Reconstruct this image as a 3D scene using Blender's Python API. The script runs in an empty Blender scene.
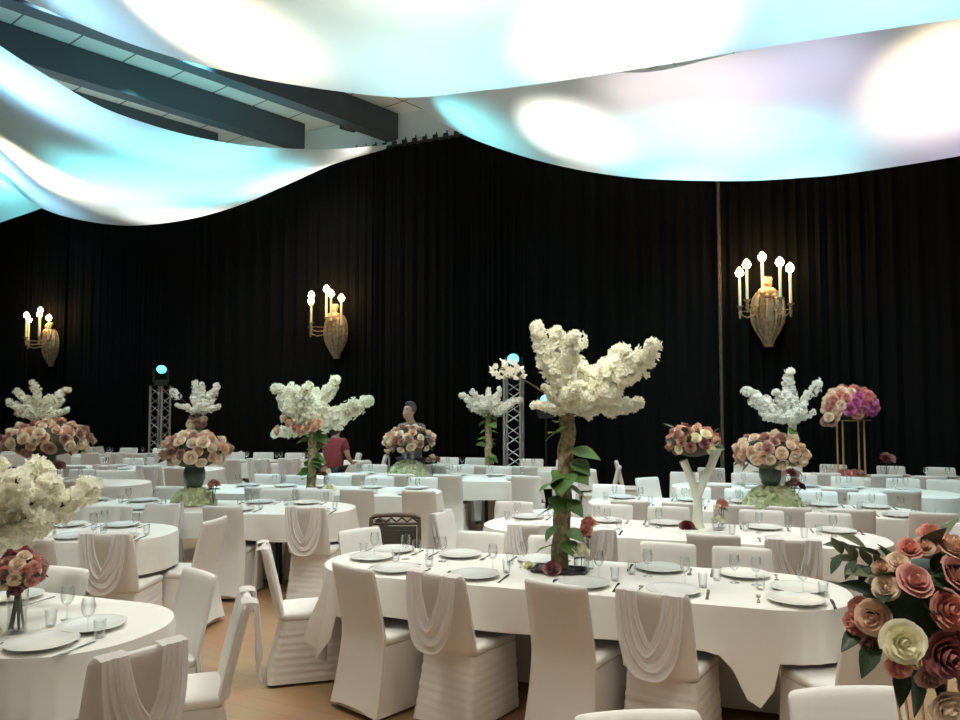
import bpy, bmesh, math, random
from mathutils import Vector, Matrix, Quaternion
PI = math.pi
scene = bpy.context.scene
COL = scene.collection
rnd = random.Random(11)

# ------------------------------------------------------------------ materials
def mat(name, col, rough=.6, metal=0., bump=None, noise=None, emit=None, estr=0., spec=.5, transl=0., trans_col=None, sheen=0.):
    m = bpy.data.materials.new(name); m.use_nodes = True
    nt = m.node_tree; N = nt.nodes; Lk = nt.links
    b = N['Principled BSDF']; out = N['Material Output']
    b.inputs['Base Color'].default_value = (*col, 1)
    b.inputs['Roughness'].default_value = rough
    b.inputs['Metallic'].default_value = metal
    b.inputs['Specular IOR Level'].default_value = spec
    if sheen: b.inputs['Sheen Weight'].default_value = sheen
    if emit:
        b.inputs['Emission Color'].default_value = (*emit, 1); b.inputs['Emission Strength'].default_value = estr
    tc = N.new('ShaderNodeTexCoord')
    if noise:                                   # (scale, colour2, contrast low, high)
        nz = N.new('ShaderNodeTexNoise'); nz.inputs['Scale'].default_value = noise[0]; nz.inputs['Detail'].default_value = 5
        cr = N.new('ShaderNodeValToRGB')
        cr.color_ramp.elements[0].position = noise[2]; cr.color_ramp.elements[0].color = (*col, 1)
        cr.color_ramp.elements[1].position = noise[3]; cr.color_ramp.elements[1].color = (*noise[1], 1)
        Lk.new(tc.outputs['Object'], nz.inputs['Vector']); Lk.new(nz.outputs['Fac'], cr.inputs['Fac']); Lk.new(cr.outputs['Color'], b.inputs['Base Color'])
    if bump:
        nb = N.new('ShaderNodeTexNoise'); nb.inputs['Scale'].default_value = bump[0]; nb.inputs['Detail'].default_value = 3
        bp = N.new('ShaderNodeBump'); bp.inputs['Strength'].default_value = bump[1]; bp.inputs['Distance'].default_value = .01
        Lk.new(tc.outputs['Object'], nb.inputs['Vector']); Lk.new(nb.outputs['Fac'], bp.inputs['Height']); Lk.new(bp.outputs['Normal'], b.inputs['Normal'])
    if transl:
        t = N.new('ShaderNodeBsdfTranslucent'); t.inputs['Color'].default_value = (*(trans_col or col), 1)
        mx = N.new('ShaderNodeMixShader'); mx.inputs['Fac'].default_value = transl
        Lk.new(b.outputs[0], mx.inputs[1]); Lk.new(t.outputs[0], mx.inputs[2]); Lk.new(mx.outputs[0], out.inputs['Surface'])
    return m

def glass_mat(name, tint=(.97, .98, .98)):
    m = bpy.data.materials.new(name); m.use_nodes = True
    nt = m.node_tree; N = nt.nodes; Lk = nt.links
    for n in list(N):
        if n.type == 'BSDF_PRINCIPLED': N.remove(n)
    out = N['Material Output']
    tr = N.new('ShaderNodeBsdfTransparent'); tr.inputs['Color'].default_value = (*tint, 1)
    gl = N.new('ShaderNodeBsdfGlossy'); gl.inputs['Roughness'].default_value = .05
    lw = N.new('ShaderNodeLayerWeight'); lw.inputs['Blend'].default_value = .22
    mx = N.new('ShaderNodeMixShader')
    Lk.new(lw.outputs['Facing'], mx.inputs['Fac']); Lk.new(tr.outputs[0], mx.inputs[1]); Lk.new(gl.outputs[0], mx.inputs[2]); Lk.new(mx.outputs[0], out.inputs['Surface'])
    return m

M = {}
M['cover'] = mat('white_spandex', (.76, .735, .70), .85, bump=(60, .05), spec=.2)
M['cover_skirt'] = mat('white_spandex_skirt', (.76, .735, .70), .85, spec=.2)
M['sash'] = mat('sheer_sash', (.86, .83, .82), .9, bump=(90, .06), spec=.1, transl=.35)
M['cloth'] = mat('table_linen', (.83, .81, .76), .85, bump=(45, .04), spec=.2)
M['curtain'] = mat('black_molton', (.0055, .0053, .0052), .95, bump=(35, .1), spec=.05)
M['brown_strip'] = mat('dull_brown', (.09, .06, .045), .8, spec=.2)
M['drape'] = mat('white_ceiling_voile', (.82, .83, .84), .9, spec=.1, transl=.5, trans_col=(.84, .85, .86))
M['beam'] = mat('slate_beam_paint', (.045, .052, .06), .6, bump=(8, .1))
M['wallwhite'] = mat('white_wall_paint', (.72, .71, .68), .8, bump=(20, .05))
M['walldark'] = mat('dark_wall_paint', (.05, .05, .05), .9)
M['steel'] = mat('brushed_aluminium', (.62, .62, .60), .38, .85)
M['black'] = mat('black_plastic', (.015, .015, .016), .5)
M['blackmetal'] = mat('black_metal', (.02, .02, .02), .45, .3)
M['silver'] = mat('cutlery_steel', (.55, .55, .53), .25, 1.)
M['plate'] = mat('porcelain', (.78, .79, .76), .25)
M['glass'] = glass_mat('clear_glass')
M['gold'] = mat('gold_metal', (.72, .5, .24), .35, .9)
M['plaster'] = mat('gilded_plaster', (.20, .14, .08), .55, .15, bump=(30, .4), noise=(14, (.40, .30, .19), .35, .7))
M['bust'] = mat('candlelit_plaster', (.62, .40, .22), .6, bump=(40, .4))  # orange candlelight put into the colour of the bust
M['candle'] = mat('ivory_wax', (.80, .70, .52), .5)
M['flame'] = mat('candle_bulb', (1, .8, .5), .5, emit=(1.0, .62, .25), estr=60)
M['lens_teal'] = mat('teal_lens', (.2, .8, .7), .3, emit=(.12, .85, .70), estr=1.6)
M['lens_blue'] = mat('blue_lens', (.3, .7, .9), .3, emit=(.15, .65, .95), estr=1.6)
M['bark'] = mat('mossy_bark', (.16, .13, .07), .9, noise=(30, (.42, .34, .20), .35, .65), bump=(50, .6))
M['twig'] = mat('brown_twig', (.09, .055, .03), .9)
M['leaf'] = mat('ivy_green', (.10, .22, .04), .55, noise=(18, (.17, .30, .08), .4, .7), transl=.2, trans_col=(.2, .4, .06))
M['dkleaf'] = mat('dark_leaf', (.018, .045, .02), .5, noise=(15, (.04, .075, .03), .4, .7))
M['sage'] = mat('sage_leaf', (.11, .14, .075), .7, noise=(25, (.18, .21, .12), .4, .7))
M['moss'] = mat('dark_bouquet_foliage', (.07, .045, .025), .9, noise=(30, (.04, .06, .025), .4, .6))
M['blossom'] = mat('cream_blossom', (.95, .935, .80), .8, noise=(9, (.96, .955, .88), .4, .6), transl=.5, trans_col=(.96, .945, .84), spec=.1)
M['blossomW'] = mat('white_blossom', (.95, .94, .87), .8, noise=(9, (.96, .955, .92), .4, .6), transl=.5, trans_col=(.96, .95, .90), spec=.1)
M['hydrangea'] = mat('pale_green_hydrangea', (.66, .72, .46), .8, noise=(12, (.78, .80, .60), .4, .6), transl=.2, spec=.1)
def petal(name, c, c2): M[name] = mat(name, c, .75, noise=(22, c2, .35, .65), spec=.15, transl=.12)
petal('peach_petal', (.74, .50, .36), (.84, .64, .49))
petal('blush_petal', (.86, .72, .57), (.91, .81, .67))
petal('dusty_petal', (.46, .27, .22), (.58, .37, .30))
petal('cream_petal', (.93, .90, .66), (.95, .93, .78))
petal('pink_petal', (.66, .33, .29), (.76, .46, .40))
petal('mauve_petal', (.34, .13, .14), (.44, .19, .20))
petal('magenta_petal', (.62, .16, .42), (.74, .30, .58))
petal('coral_petal', (.76, .25, .28), (.82, .42, .40))
petal('salmon_petal', (.68, .30, .24), (.80, .44, .36))
petal('burgundy_petal', (.16, .03, .035), (.24, .06, .06))
M['vase_green'] = mat('dark_green_glaze', (.055, .085, .06), .3)
M['vase_white'] = mat('white_resin', (.78, .80, .66), .45, bump=(30, .3))
M['skin'] = mat('skin', (.46, .27, .19), .6)
M['hair_dark'] = mat('dark_hair', (.022, .016, .013), .7, bump=(80, .6))
M['hair_grey'] = mat('grey_hair', (.085, .085, .085), .8, bump=(80, .6))
M['maroon'] = mat('maroon_jersey', (.20, .035, .04), .85, bump=(40, .2))
M['greyshirt'] = mat('grey_jersey', (.13, .14, .15), .85, bump=(40, .2))
M['trousers'] = mat('dark_trousers', (.02, .022, .028), .9)
M['wood_frame'] = mat('dark_walnut', (.085, .055, .03), .4)
M['upholstery'] = mat('grey_brown_upholstery', (.06, .05, .04), .8, bump=(40, .2))

def floor_mat():
    m = bpy.data.materials.new('floor_boards'); m.use_nodes = True
    nt = m.node_tree; N = nt.nodes; Lk = nt.links; b = N['Principled BSDF']
    tc = N.new('ShaderNodeTexCoord'); mp = N.new('ShaderNodeMapping'); mp.inputs['Rotation'].default_value = (0, 0, .45)
    br = N.new('ShaderNodeTexBrick'); br.inputs['Scale'].default_value = 1.; br.inputs['Brick Width'].default_value = 1.8; br.inputs['Row Height'].default_value = .14
    br.inputs['Mortar Size'].default_value = .003
    br.inputs['Color1'].default_value = (.34, .20, .105, 1); br.inputs['Color2'].default_value = (.38, .235, .125, 1); br.inputs['Mortar'].default_value = (.26, .16, .09, 1)
    nz = N.new('ShaderNodeTexNoise'); nz.inputs['Scale'].default_value = 3; nz.inputs['Detail'].default_value = 6
    mx = N.new('ShaderNodeMixRGB'); mx.blend_type = 'OVERLAY'; mx.inputs['Fac'].default_value = .25
    Lk.new(tc.outputs['Object'], mp.inputs['Vector']); Lk.new(mp.outputs[0], br.inputs['Vector']); Lk.new(mp.outputs[0], nz.inputs['Vector'])
    Lk.new(br.outputs['Color'], mx.inputs[1]); Lk.new(nz.outputs['Color'], mx.inputs[2]); Lk.new(mx.outputs[0], b.inputs['Base Color'])
    b.inputs['Roughness'].default_value = .42
    return m
M['floor'] = floor_mat()

def ceil_mat():
    m = bpy.data.materials.new('ceiling_tiles'); m.use_nodes = True
    nt = m.node_tree; N = nt.nodes; Lk = nt.links; b = N['Principled BSDF']
    tc = N.new('ShaderNodeTexCoord'); mp = N.new('ShaderNodeMapping'); mp.inputs['Rotation'].default_value = (0, 0, -math.atan2(.77, .64))
    br = N.new('ShaderNodeTexBrick'); br.offset = 0; br.inputs['Scale'].default_value = 1.; br.inputs['Brick Width'].default_value = .9; br.inputs['Row Height'].default_value = 1.0
    br.inputs['Mortar Size'].default_value = .018
    br.inputs['Color1'].default_value = (.74, .72, .67, 1); br.inputs['Color2'].default_value = (.80, .78, .73, 1); br.inputs['Mortar'].default_value = (.18, .17, .16, 1)
    Lk.new(tc.outputs['Object'], mp.inputs['Vector']); Lk.new(mp.outputs[0], br.inputs['Vector']); Lk.new(br.outputs['Color'], b.inputs['Base Color'])
    b.inputs['Roughness'].default_value = .9
    return m
M['ceiling'] = ceil_mat()

# ------------------------------------------------------------------ mesh helpers
class MB:
    def __init__(s): s.v = []; s.f = []
    def add(s, vs, fs, mx=None):
        b = len(s.v)
        s.v += [tuple(mx @ Vector(p)) if mx else tuple(p) for p in vs]
        s.f += [tuple(i + b for i in f) for f in fs]
        return s
    def box(s, c, d, mx=None):
        x, y, z = d[0]/2, d[1]/2, d[2]/2
        vs = [(c[0]+a*x, c[1]+b*y, c[2]+e*z) for a in (-1, 1) for b in (-1, 1) for e in (-1, 1)]
        return s.add(vs, [(0,1,3,2),(4,6,7,5),(0,4,5,1),(2,3,7,6),(0,2,6,4),(1,5,7,3)], mx)
    def rings(s, rs, closed=True, cap0=True, cap1=True, mx=None):
        n = len(rs[0]); vs = [p for r in rs for p in r]; fs = []
        for i in range(len(rs)-1):
            for j in range(n if closed else n-1):
                k = (j+1) % n
                fs.append((i*n+j, i*n+k, (i+1)*n+k, (i+1)*n+j))
        if cap0: fs.append(tuple(range(n-1, -1, -1)))
        if cap1: fs.append(tuple((len(rs)-1)*n+j for j in range(n)))
        return s.add(vs, fs, mx)
    def lathe(s, prof, n=16, c=(0,0,0), mx=None, cap0=True, cap1=True):
        rs = [[(c[0]+r*math.cos(2*PI*j/n), c[1]+r*math.sin(2*PI*j/n), c[2]+z) for j in range(n)] for r, z in prof]
        return s.rings(rs, True, cap0, cap1, mx)
    def tube(s, pts, rad, n=8, mx=None):
        pts = [Vector(p) for p in pts]
        if not isinstance(rad, (list, tuple)): rad = [rad]*len(pts)
        rs = []; up = None
        for i, p in enumerate(pts):
            t = (pts[min(i+1, len(pts)-1)] - pts[max(i-1, 0)]).normalized()
            if up is None: up = t.orthogonal().normalized()
            up = (up - t*up.dot(t)).normalized(); sd = t.cross(up)
            rs.append([tuple(p + (up*math.cos(2*PI*j/n) + sd*math.sin(2*PI*j/n))*rad[i]) for j in range(n)])
        return s.rings(rs, True, True, True, mx)
    def ball(s, c, r, nu=12, nv=8, sc=(1,1,1), mx=None):
        prof = [(max(.02, math.sin(PI*i/nv))*1., -math.cos(PI*i/nv)) for i in range(nv+1)]
        rs = [[(c[0]+r*sc[0]*q*math.cos(2*PI*j/nu), c[1]+r*sc[1]*q*math.sin(2*PI*j/nu), c[2]+r*sc[2]*z) for j in range(nu)] for q, z in prof]
        return s.rings(rs, mx=mx)
    def mesh(s, name, m, smooth=True):
        me = bpy.data.meshes.new(name); me.from_pydata(s.v, [], s.f); me.validate(); me.update()
        bm = bmesh.new(); bm.from_mesh(me); bmesh.ops.recalc_face_normals(bm, faces=bm.faces); bm.to_mesh(me); bm.free()
        me.materials.append(m)
        if smooth:
            for p in me.polygons: p.use_smooth = True
            try: me.set_sharp_from_angle(angle=math.radians(50))
            except Exception: pass
        return me

def link(name, me, parent=None, loc=None, rot=None, scale=None):
    o = bpy.data.objects.new(name, me); COL.objects.link(o)
    if parent is not None: o.parent = parent
    if loc is not None: o.location = loc
    if rot is not None: o.rotation_euler = rot
    if scale is not None: o.scale = scale if isinstance(scale, (tuple, list)) else (scale,)*3
    return o
def tag(o, label, cat, group=None):
    o['label'] = label; o['category'] = cat
    if group: o['group'] = group
    return o
def thing(name, label, cat, loc=(0,0,0), rz=0., group=None):
    o = bpy.data.objects.new(name, None); COL.objects.link(o); o.empty_display_size = .1
    o.location = loc; o.rotation_euler = (0, 0, rz)
    return tag(o, label, cat, group)
def struct(name, me):
    o = link(name, me); o['kind'] = 'structure'; return o
def rrect(hx, y0, y1, r, z, n=5):
    """rounded rectangle ring, counter-clockwise"""
    pts = []
    for cx, cy, a0 in ((hx-r, y1-r, 0), (-hx+r, y1-r, PI/2), (-hx+r, y0+r, PI), (hx-r, y0+r, 1.5*PI)):
        for i in range(n+1):
            a = a0 + PI/2*i/n; pts.append((cx+r*math.cos(a), cy+r*math.sin(a), z))
    return pts
def catmull(P, t):
    n = len(P)-1; x = t*n; i = min(int(x), n-1); f = x-i
    p0, p1, p2, p3 = (Vector(P[max(i-1,0)]), Vector(P[i]), Vector(P[i+1]), Vector(P[min(i+2,n)]))
    return .5*((2*p1) + (p2-p0)*f + (2*p0-5*p1+4*p2-p3)*f*f + (3*p1-p0-3*p2+p3)*f**3)

# ------------------------------------------------------------------ the room
def wall_y(x): return 15.26 - .465*x
WD = Vector((1, -.465, 0)).normalized()          # along the back wall
WN = Vector((-.465, -1, 0)).normalized()         # out of the wall into the hall
WANG = math.atan2(WD.y, WD.x)

b = MB(); b.box((-2.5, 7, -.05), (27, 36, .1)); struct('floor', b.mesh('floor', M['floor'], False))
b = MB(); b.box((-2.5, 10, 7.95), (27, 30, .1)); struct('ceiling', b.mesh('ceiling', M['ceiling'], False))
def slab(x0, x1, z0, z1, off, th):
    p, q = Vector((x0, wall_y(x0), 0)), Vector((x1, wall_y(x1), 0)); vs = []
    for pt in (p, q):
        for d in (off, off-th):
            for z in (z0, z1): vs.append(tuple(pt + WN*d + Vector((0,0,z))))
    return vs, [(0,1,3,2),(4,6,7,5),(0,4,5,1),(2,3,7,6),(0,2,6,4),(1,5,7,3)]
b = MB(); b.add(*slab(-15.9, 10.8, 0, 7.9, 0, .2)); struct('wall_back', b.mesh('wall_back', M['wallwhite'], False))
b = MB(); b.box((-15.6, 8, 3.95), (.2, 30, 7.9)); struct('wall_left', b.mesh('wall_left', M['walldark'], False))
b = MB(); b.box((10.6, 2, 3.95), (.2, 17, 7.9)); struct('wall_right', b.mesh('wall_right', M['walldark'], False))

# ceiling beams (run obliquely over the hall)
BD = Vector((-.64, -.77, 0)).normalized(); BP = Vector((-BD.y, BD.x, 0))      # BP points right
for k, p in enumerate(((-1.73, 16.0), (-3.84, 16.6), (-5.95, 17.2))):
    p = Vector((p[0], p[1], 0)); q = p + BD*15
    lft = Vector((-.77, .64, 0)).normalized()*.32
    vs = []
    for pt in (p, q):
        for w in (Vector((0,0,0)), lft):
            for z in (7.34, 7.89): vs.append(tuple(pt + w + Vector((0,0,z))))
    b = MB(); b.add(vs, [(0,1,3,2),(4,6,7,5),(0,4,5,1),(2,3,7,6),(0,2,6,4),(1,5,7,3)])
    struct('ceiling_beam', b.mesh('ceiling_beam', M['beam'], False))

# black stage curtains in panels along the back wall
def curtain(x0, x1, label, seed, brown_strip=False, off=.16):
    r = random.Random(seed); Lx = (x1-x0)/WD.x; n = int(Lx/.035)
    ph = 0; prof = []
    base = Vector((x0, wall_y(x0), 0))
    for i in range(n+1):
        s = Lx*i/n
        ph += .035*2*PI/(.30 + .14*math.sin(s*.9+seed) + .05*math.sin(s*2.3))
        amp = .030 + .015*math.sin(s*.7+seed*2)
        d = off + amp*math.sin(ph) + .02*math.sin(ph*2.1+1)
        prof.append((s, d))
    b = MB(); zs = (.015, 1.5, 3.5, 5.5, 7.0, 7.15); rs = []
    for z in zs:
        k = 1.0 if z < 6 else (.8 if z < 7.1 else .55)
        rs.append([tuple(base + WD*s + WN*(off+(d-off)*k) + Vector((0,0,z))) for s, d in prof])
    b.rings(rs, closed=False, cap0=False, cap1=False)
    o = link('stage_curtain', b.mesh('stage_curtain', M['curtain']))
    tag(o, label, 'curtain', 'black stage curtains along the back wall')
    if brown_strip:
        h = MB(); h.box((0, 0, 0), (1, 1, 1))
        vs = []
        for s in (-.015, .03):
            for d in (off+.03, off+.075):
                for z in (.02, 7.12): vs.append(tuple(base + WD*s + WN*d + Vector((0,0,z))))
        h = MB(); h.add(vs, [(0,1,3,2),(4,6,7,5),(0,4,5,1),(2,3,7,6),(0,2,6,4),(1,5,7,3)])
        e = link('brown_strip', h.mesh('brown_strip', M['brown_strip'], False), o); e['label'] = 'narrow brown edge strip'  # strip added in place of the lit gap between two panels
curtain(-15.6, -10.75, 'black floor-length stage curtain behind the leftmost candle sconce', 1, off=.24)
curtain(-10.85, -1.67, 'black stage curtain behind the middle sconce and the left truss', 2)
curtain(-1.70, 4.16, 'black stage curtain hanging behind the right truss tower', 3, off=.15)
curtain(4.20, 10.4, 'black stage curtain with brown edge strip behind the right sconce', 4, brown_strip=True, off=.19)
# curtain track with clips
b = MB(); vs, fs = slab(-15.4, 10.3, 7.15, 7.19, .19, .05); b.add(vs, fs)
tr = tag(link('curtain_track', b.mesh('curtain_track', M['blackmetal'], False)), 'black curtain track with clips along the top of the back wall', 'curtain track')
for i in range(12):
    p = Vector((-2.6 + .22*i, 0, 0)); p.y = wall_y(p.x)
    p += WN*.18 + Vector((0, 0, 7.22))
    cb = MB(); cb.box((0, 0, 0), (.09, .06, .07)); cb.box((.03, 0, .05), (.02, .02, .08))
    link('clip', cb.mesh('clip', M['blackmetal'], False), tr, p, (0, 0, WANG))
# ceiling projector between the beams
t = thing('ceiling_projector', 'small black projector hung between the two ceiling beams', 'projector', (-2.75, 15.95, 7.6), .7)
b = MB(); b.box((0,0,0), (.34,.24,.13)); link('body', b.mesh('body', M['black'], False), t)
b = MB(); b.lathe([(.05,0),(.055,.05),(.04,.06)], 14, mx=Matrix.Translation((-.08,-.12,0)) @ Matrix.Rotation(PI/2,4,'X')); link('lens', b.mesh('lens', M['blackmetal']), t)
b = MB(); b.tube([(0,0,.06),(0,0,.30)], .02); link('mount', b.mesh('mount', M['blackmetal']), t)

# swagged ceiling drapes: a wide strip of voile between two hanging edges
def drape(far, near, label, sag, nu=90, nv=26, wr=.02):
    rs = []
    for j in range(nv+1):
        v = j/nv; row = []
        for i in range(nu+1):
            u = i/nu; p = catmull(far, u)*(1-v) + catmull(near, u)*v
            z = p.z - sag*4*v*(1-v)*(.6+.4*math.sin(PI*u)) + wr*math.sin(u*9+v*5)*4*v*(1-v)
            row.append((p.x, p.y, z))
        rs.append(row)
    b = MB(); b.rings(rs, closed=False, cap0=False, cap1=False)
    o = link('ceiling_drape', b.mesh('ceiling_drape', M['drape']))
    return tag(o, label, 'ceiling drape', 'swagged white ceiling drapes')
A_far = [(-6.71,9.3,7.24),(-5.46,9.0,6.63),(-4.57,8.8,6.19),(-3.77,8.6,5.83),(-2.84,8.4,5.5),(-1.96,8.2,5.25),(-0.85,8.0,5.04),(0.0,7.8,5.03),(0.6,7.6,5.02),(1.19,7.5,5.07),(1.94,7.3,5.11),(2.55,7.1,5.14),(3.39,6.9,5.19),(4.28,6.7,5.24),(5.28,6.5,5.3)]
A_near = [(x*.75-.6, y-5.6, z+.55) for x, y, z in A_far]
B_far = [(-2.03,13.9,7.73),(-1.34,13.5,7.25),(-0.79,13.3,6.79),(-0.17,13.1,6.37),(0.59,12.8,5.99),(1.32,12.5,5.69),(2.09,12.2,5.45),(2.82,11.9,5.29),(3.94,11.5,5.15),(4.72,11.2,5.11),(5.31,10.9,5.09),(6.52,10.3,5.15),(7.82,9.7,5.29)]
B_near = [(-1.61,11,7.25),(-1.08,10.8,7.0),(-0.63,10.6,6.82),(-0.14,10.4,6.63),(0.47,10.1,6.36),(1.05,9.9,6.18),(1.67,9.7,6.05),(2.24,9.4,5.94),(3.14,9.1,6.04),(3.79,8.9,6.09),(4.28,8.7,6.12),(5.31,8.3,6.17),(6.51,8,6.26)]
C_near = [(-6.69,8.8,6.77),(-6.23,9.0,6.45),(-5.87,9.2,6.17),(-5.53,9.7,5.98),(-5.18,10.3,5.84),(-4.75,10.9,5.8),(-4.29,11.6,5.85),(-3.76,12.4,5.99),(-3.16,13.3,6.24),(-2.55,14.3,6.58),(-1.91,15.2,6.95)]
C_far = [(-12.81,17.0,7.7),(-11.65,17.0,7.21),(-10.63,17.0,6.71),(-9.67,16.8,6.07),(-8.61,16.6,5.74),(-7.43,16.4,5.59),(-6.13,16.1,5.66),(-5.01,15.9,5.91),(-4.03,15.7,6.26),(-2.94,15.4,6.64),(-1.88,15.3,7.0)]
D_far = [(-14.53,18.8,5.41),(-12.92,18.6,5.74),(-11.59,18.4,6.12),(-10.53,18.3,6.45),(-9.0,18.0,6.93)]
D_near = [(-13.89,17.9,6.78),(-12.49,17.9,7.14),(-11.32,17.9,7.38),(-10.28,17.8,7.46),(-8.82,17.6,7.64)]
drape(A_far, A_near, 'largest white ceiling drape, spanning the top of the picture nearest overhead', .05)
drape(B_far, B_near, 'white ceiling drape swagging above the right wall sconce', .12)
drape(C_far, C_near, 'white ceiling drape swagging low above the two left sconces', .12)
drape(D_far, D_near, 'short end of white ceiling drape at far upper left behind another', .05)

# ------------------------------------------------------------------ chairs
def back_y(z): return -.205 - .10*((max(z, .44)-.44)/.43)**1.1
def chair_meshes():
    d = {}
    # backrest
    rs = []
    for z in (.44, .50, .56, .62, .68, .74, .80, .845, .862, .87):
        k = (z-.44)/.43; hw = .215-.013*k; th = .026
        if z > .85: th *= .72 if z < .868 else .3; hw -= .006 if z < .868 else .014
        ring = []; c = back_y(z); n = 12
        for i in range(n+1):
            x = -hw + 2*hw*i/n; e = .35 if i in (0, n) else 1
            ring.append((x, c - .022*(1-(x/hw)**2) - th*e, z))
        for i in range(n, -1, -1):
            x = -hw + 2*hw*i/n; e = .35 if i in (0, n) else 1
            ring.append((x, c - .022*(1-(x/hw)**2) + th*e, z))
        rs.append(ring)
    d['backrest'] = MB().rings(rs).mesh('backrest', M['cover'])
    # one taut panel from floor to top rail for the chairs without a sash
    rs = []
    for z in (.03, .10, .18, .26, .34, .42, .47, .52, .58, .64, .70, .76, .82, .85, .864, .87):
        if z > .44: c = back_y(z) - .006*max(0, 1-(z-.44)/.1); hw = .207-.006*(z-.44)/.43
        else: f = 1-z/.44; c = -.214 - .078*f**1.5; hw = .207 + .022*f**1.3
        th = .026
        if z > .855: th *= .72 if z < .868 else .3; hw -= .006 if z < .868 else .014
        ring = []; n = 12
        for sgn in (-1, 1):
            for i in range(n+1):
                x = (-hw + 2*hw*i/n)*(1 if sgn < 0 else -1); e = .35 if i in (0, n) else 1
                bow = .022*(1-(x/hw)**2)*max(0, min(1, (z-.2)/.4)); lift = .035*(1-(x/hw)**2)*max(0, 1-z/.12)
                ring.append((x, c - bow + sgn*th*e, z+lift))
        rs.append(ring)
    d['back_full'] = MB().rings(rs).mesh('backrest', M['cover'])
    # seat
    rs = []
    for z, s in ((.405, -.012), (.42, .0), (.445, .004), (.458, -.006), (.466, -.03), (.469, -.10)):
        rs.append(rrect(.205+s, -.215-s*.5, .235+s, .05 if s > -.05 else .04, z))
    d['seat'] = MB().rings(rs).mesh('seat', M['cover'])
    # skirts
    for nm, pleat in (('skirt', 0.), ('pleat_skirt', 1.)):
        rs = []; nz = 30
        for i in range(nz+1):
            k = i/nz; z0 = .02 + .39*k
            fl = (1-k)**1.3
            ring = rrect(.203+.016*fl, -.213-.080*fl, .230+.012*fl, .035, z0, 4)
            r2 = []
            for (x, y, z) in ring:
                mid = max(0, 1-(x/.2)**2) if abs(y) > .15 else max(0, 1-(y/.2)**2)
                z += .05*mid*(1-k)**3
                # taut stretch: sides pull in between the corners
                if abs(y) < .16: x *= 1-.05*(1-(y/.18)**2)*4*k*(1-k)
                if pleat:
                    w = .0028*(math.sin(z*135 + x*11 + y*13 + 2*math.sin(x*7)) + .6*math.sin(z*80 - x*9 - y*6))*min(1, 4*k*(1-k)+.2)
                    L_ = math.hypot(x, y); x += x/L_*w; y += y/L_*w
                r2.append((x, y, z))
            rs.append(r2)
        d[nm] = MB().rings(rs, cap0=False, cap1=True).mesh('skirt', M['cover_skirt'])
    # swagged sash: nested folds falling from the two top corners
    nv, nu = 44, 34; vs = []; fs = []
    for a in range(nv+1):
        v = a/nv; W = .190-.120*v; D = .43-.19*v
        fold = .008*math.sin(v*2*PI*3.6+.4+.8*math.sin(v*5)) + .004*math.sin(v*2*PI*8.3+1)
        row = [( -W, -.290, .873), (-W, -.305, .880), (-W, -.338, .880)]
        for i in range(nu+1):
            th = PI*i/nu; cx = math.cos(th); s_ = math.sin(th)
            x = -W*math.copysign(abs(cx)**(.72+.85*v), cx) + .012*s_*math.sin(v*7)
            z = .872 - D*s_**(.82+.30*v)
            env = min(1, .35+s_*.9)
            row.append((x, -.366 - .020*s_ - fold*env - .003*math.sin(th*7+v*11), z))
        row += [(W, -.338, .880), (W, -.305, .880), (W, -.290, .873)]
        vs += row
    n = nu+7
    for a in range(nv):
        for i in range(n-1): fs.append((a*n+i, a*n+i+1, (a+1)*n+i+1, (a+1)*n+i))
    d['sash'] = MB().add(vs, fs).mesh('sash', M['sash'])
    return d
CH = chair_meshes()
ORD = ['first', 'second', 'third', 'fourth', 'fifth', 'sixth', 'seventh', 'eighth']
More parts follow.
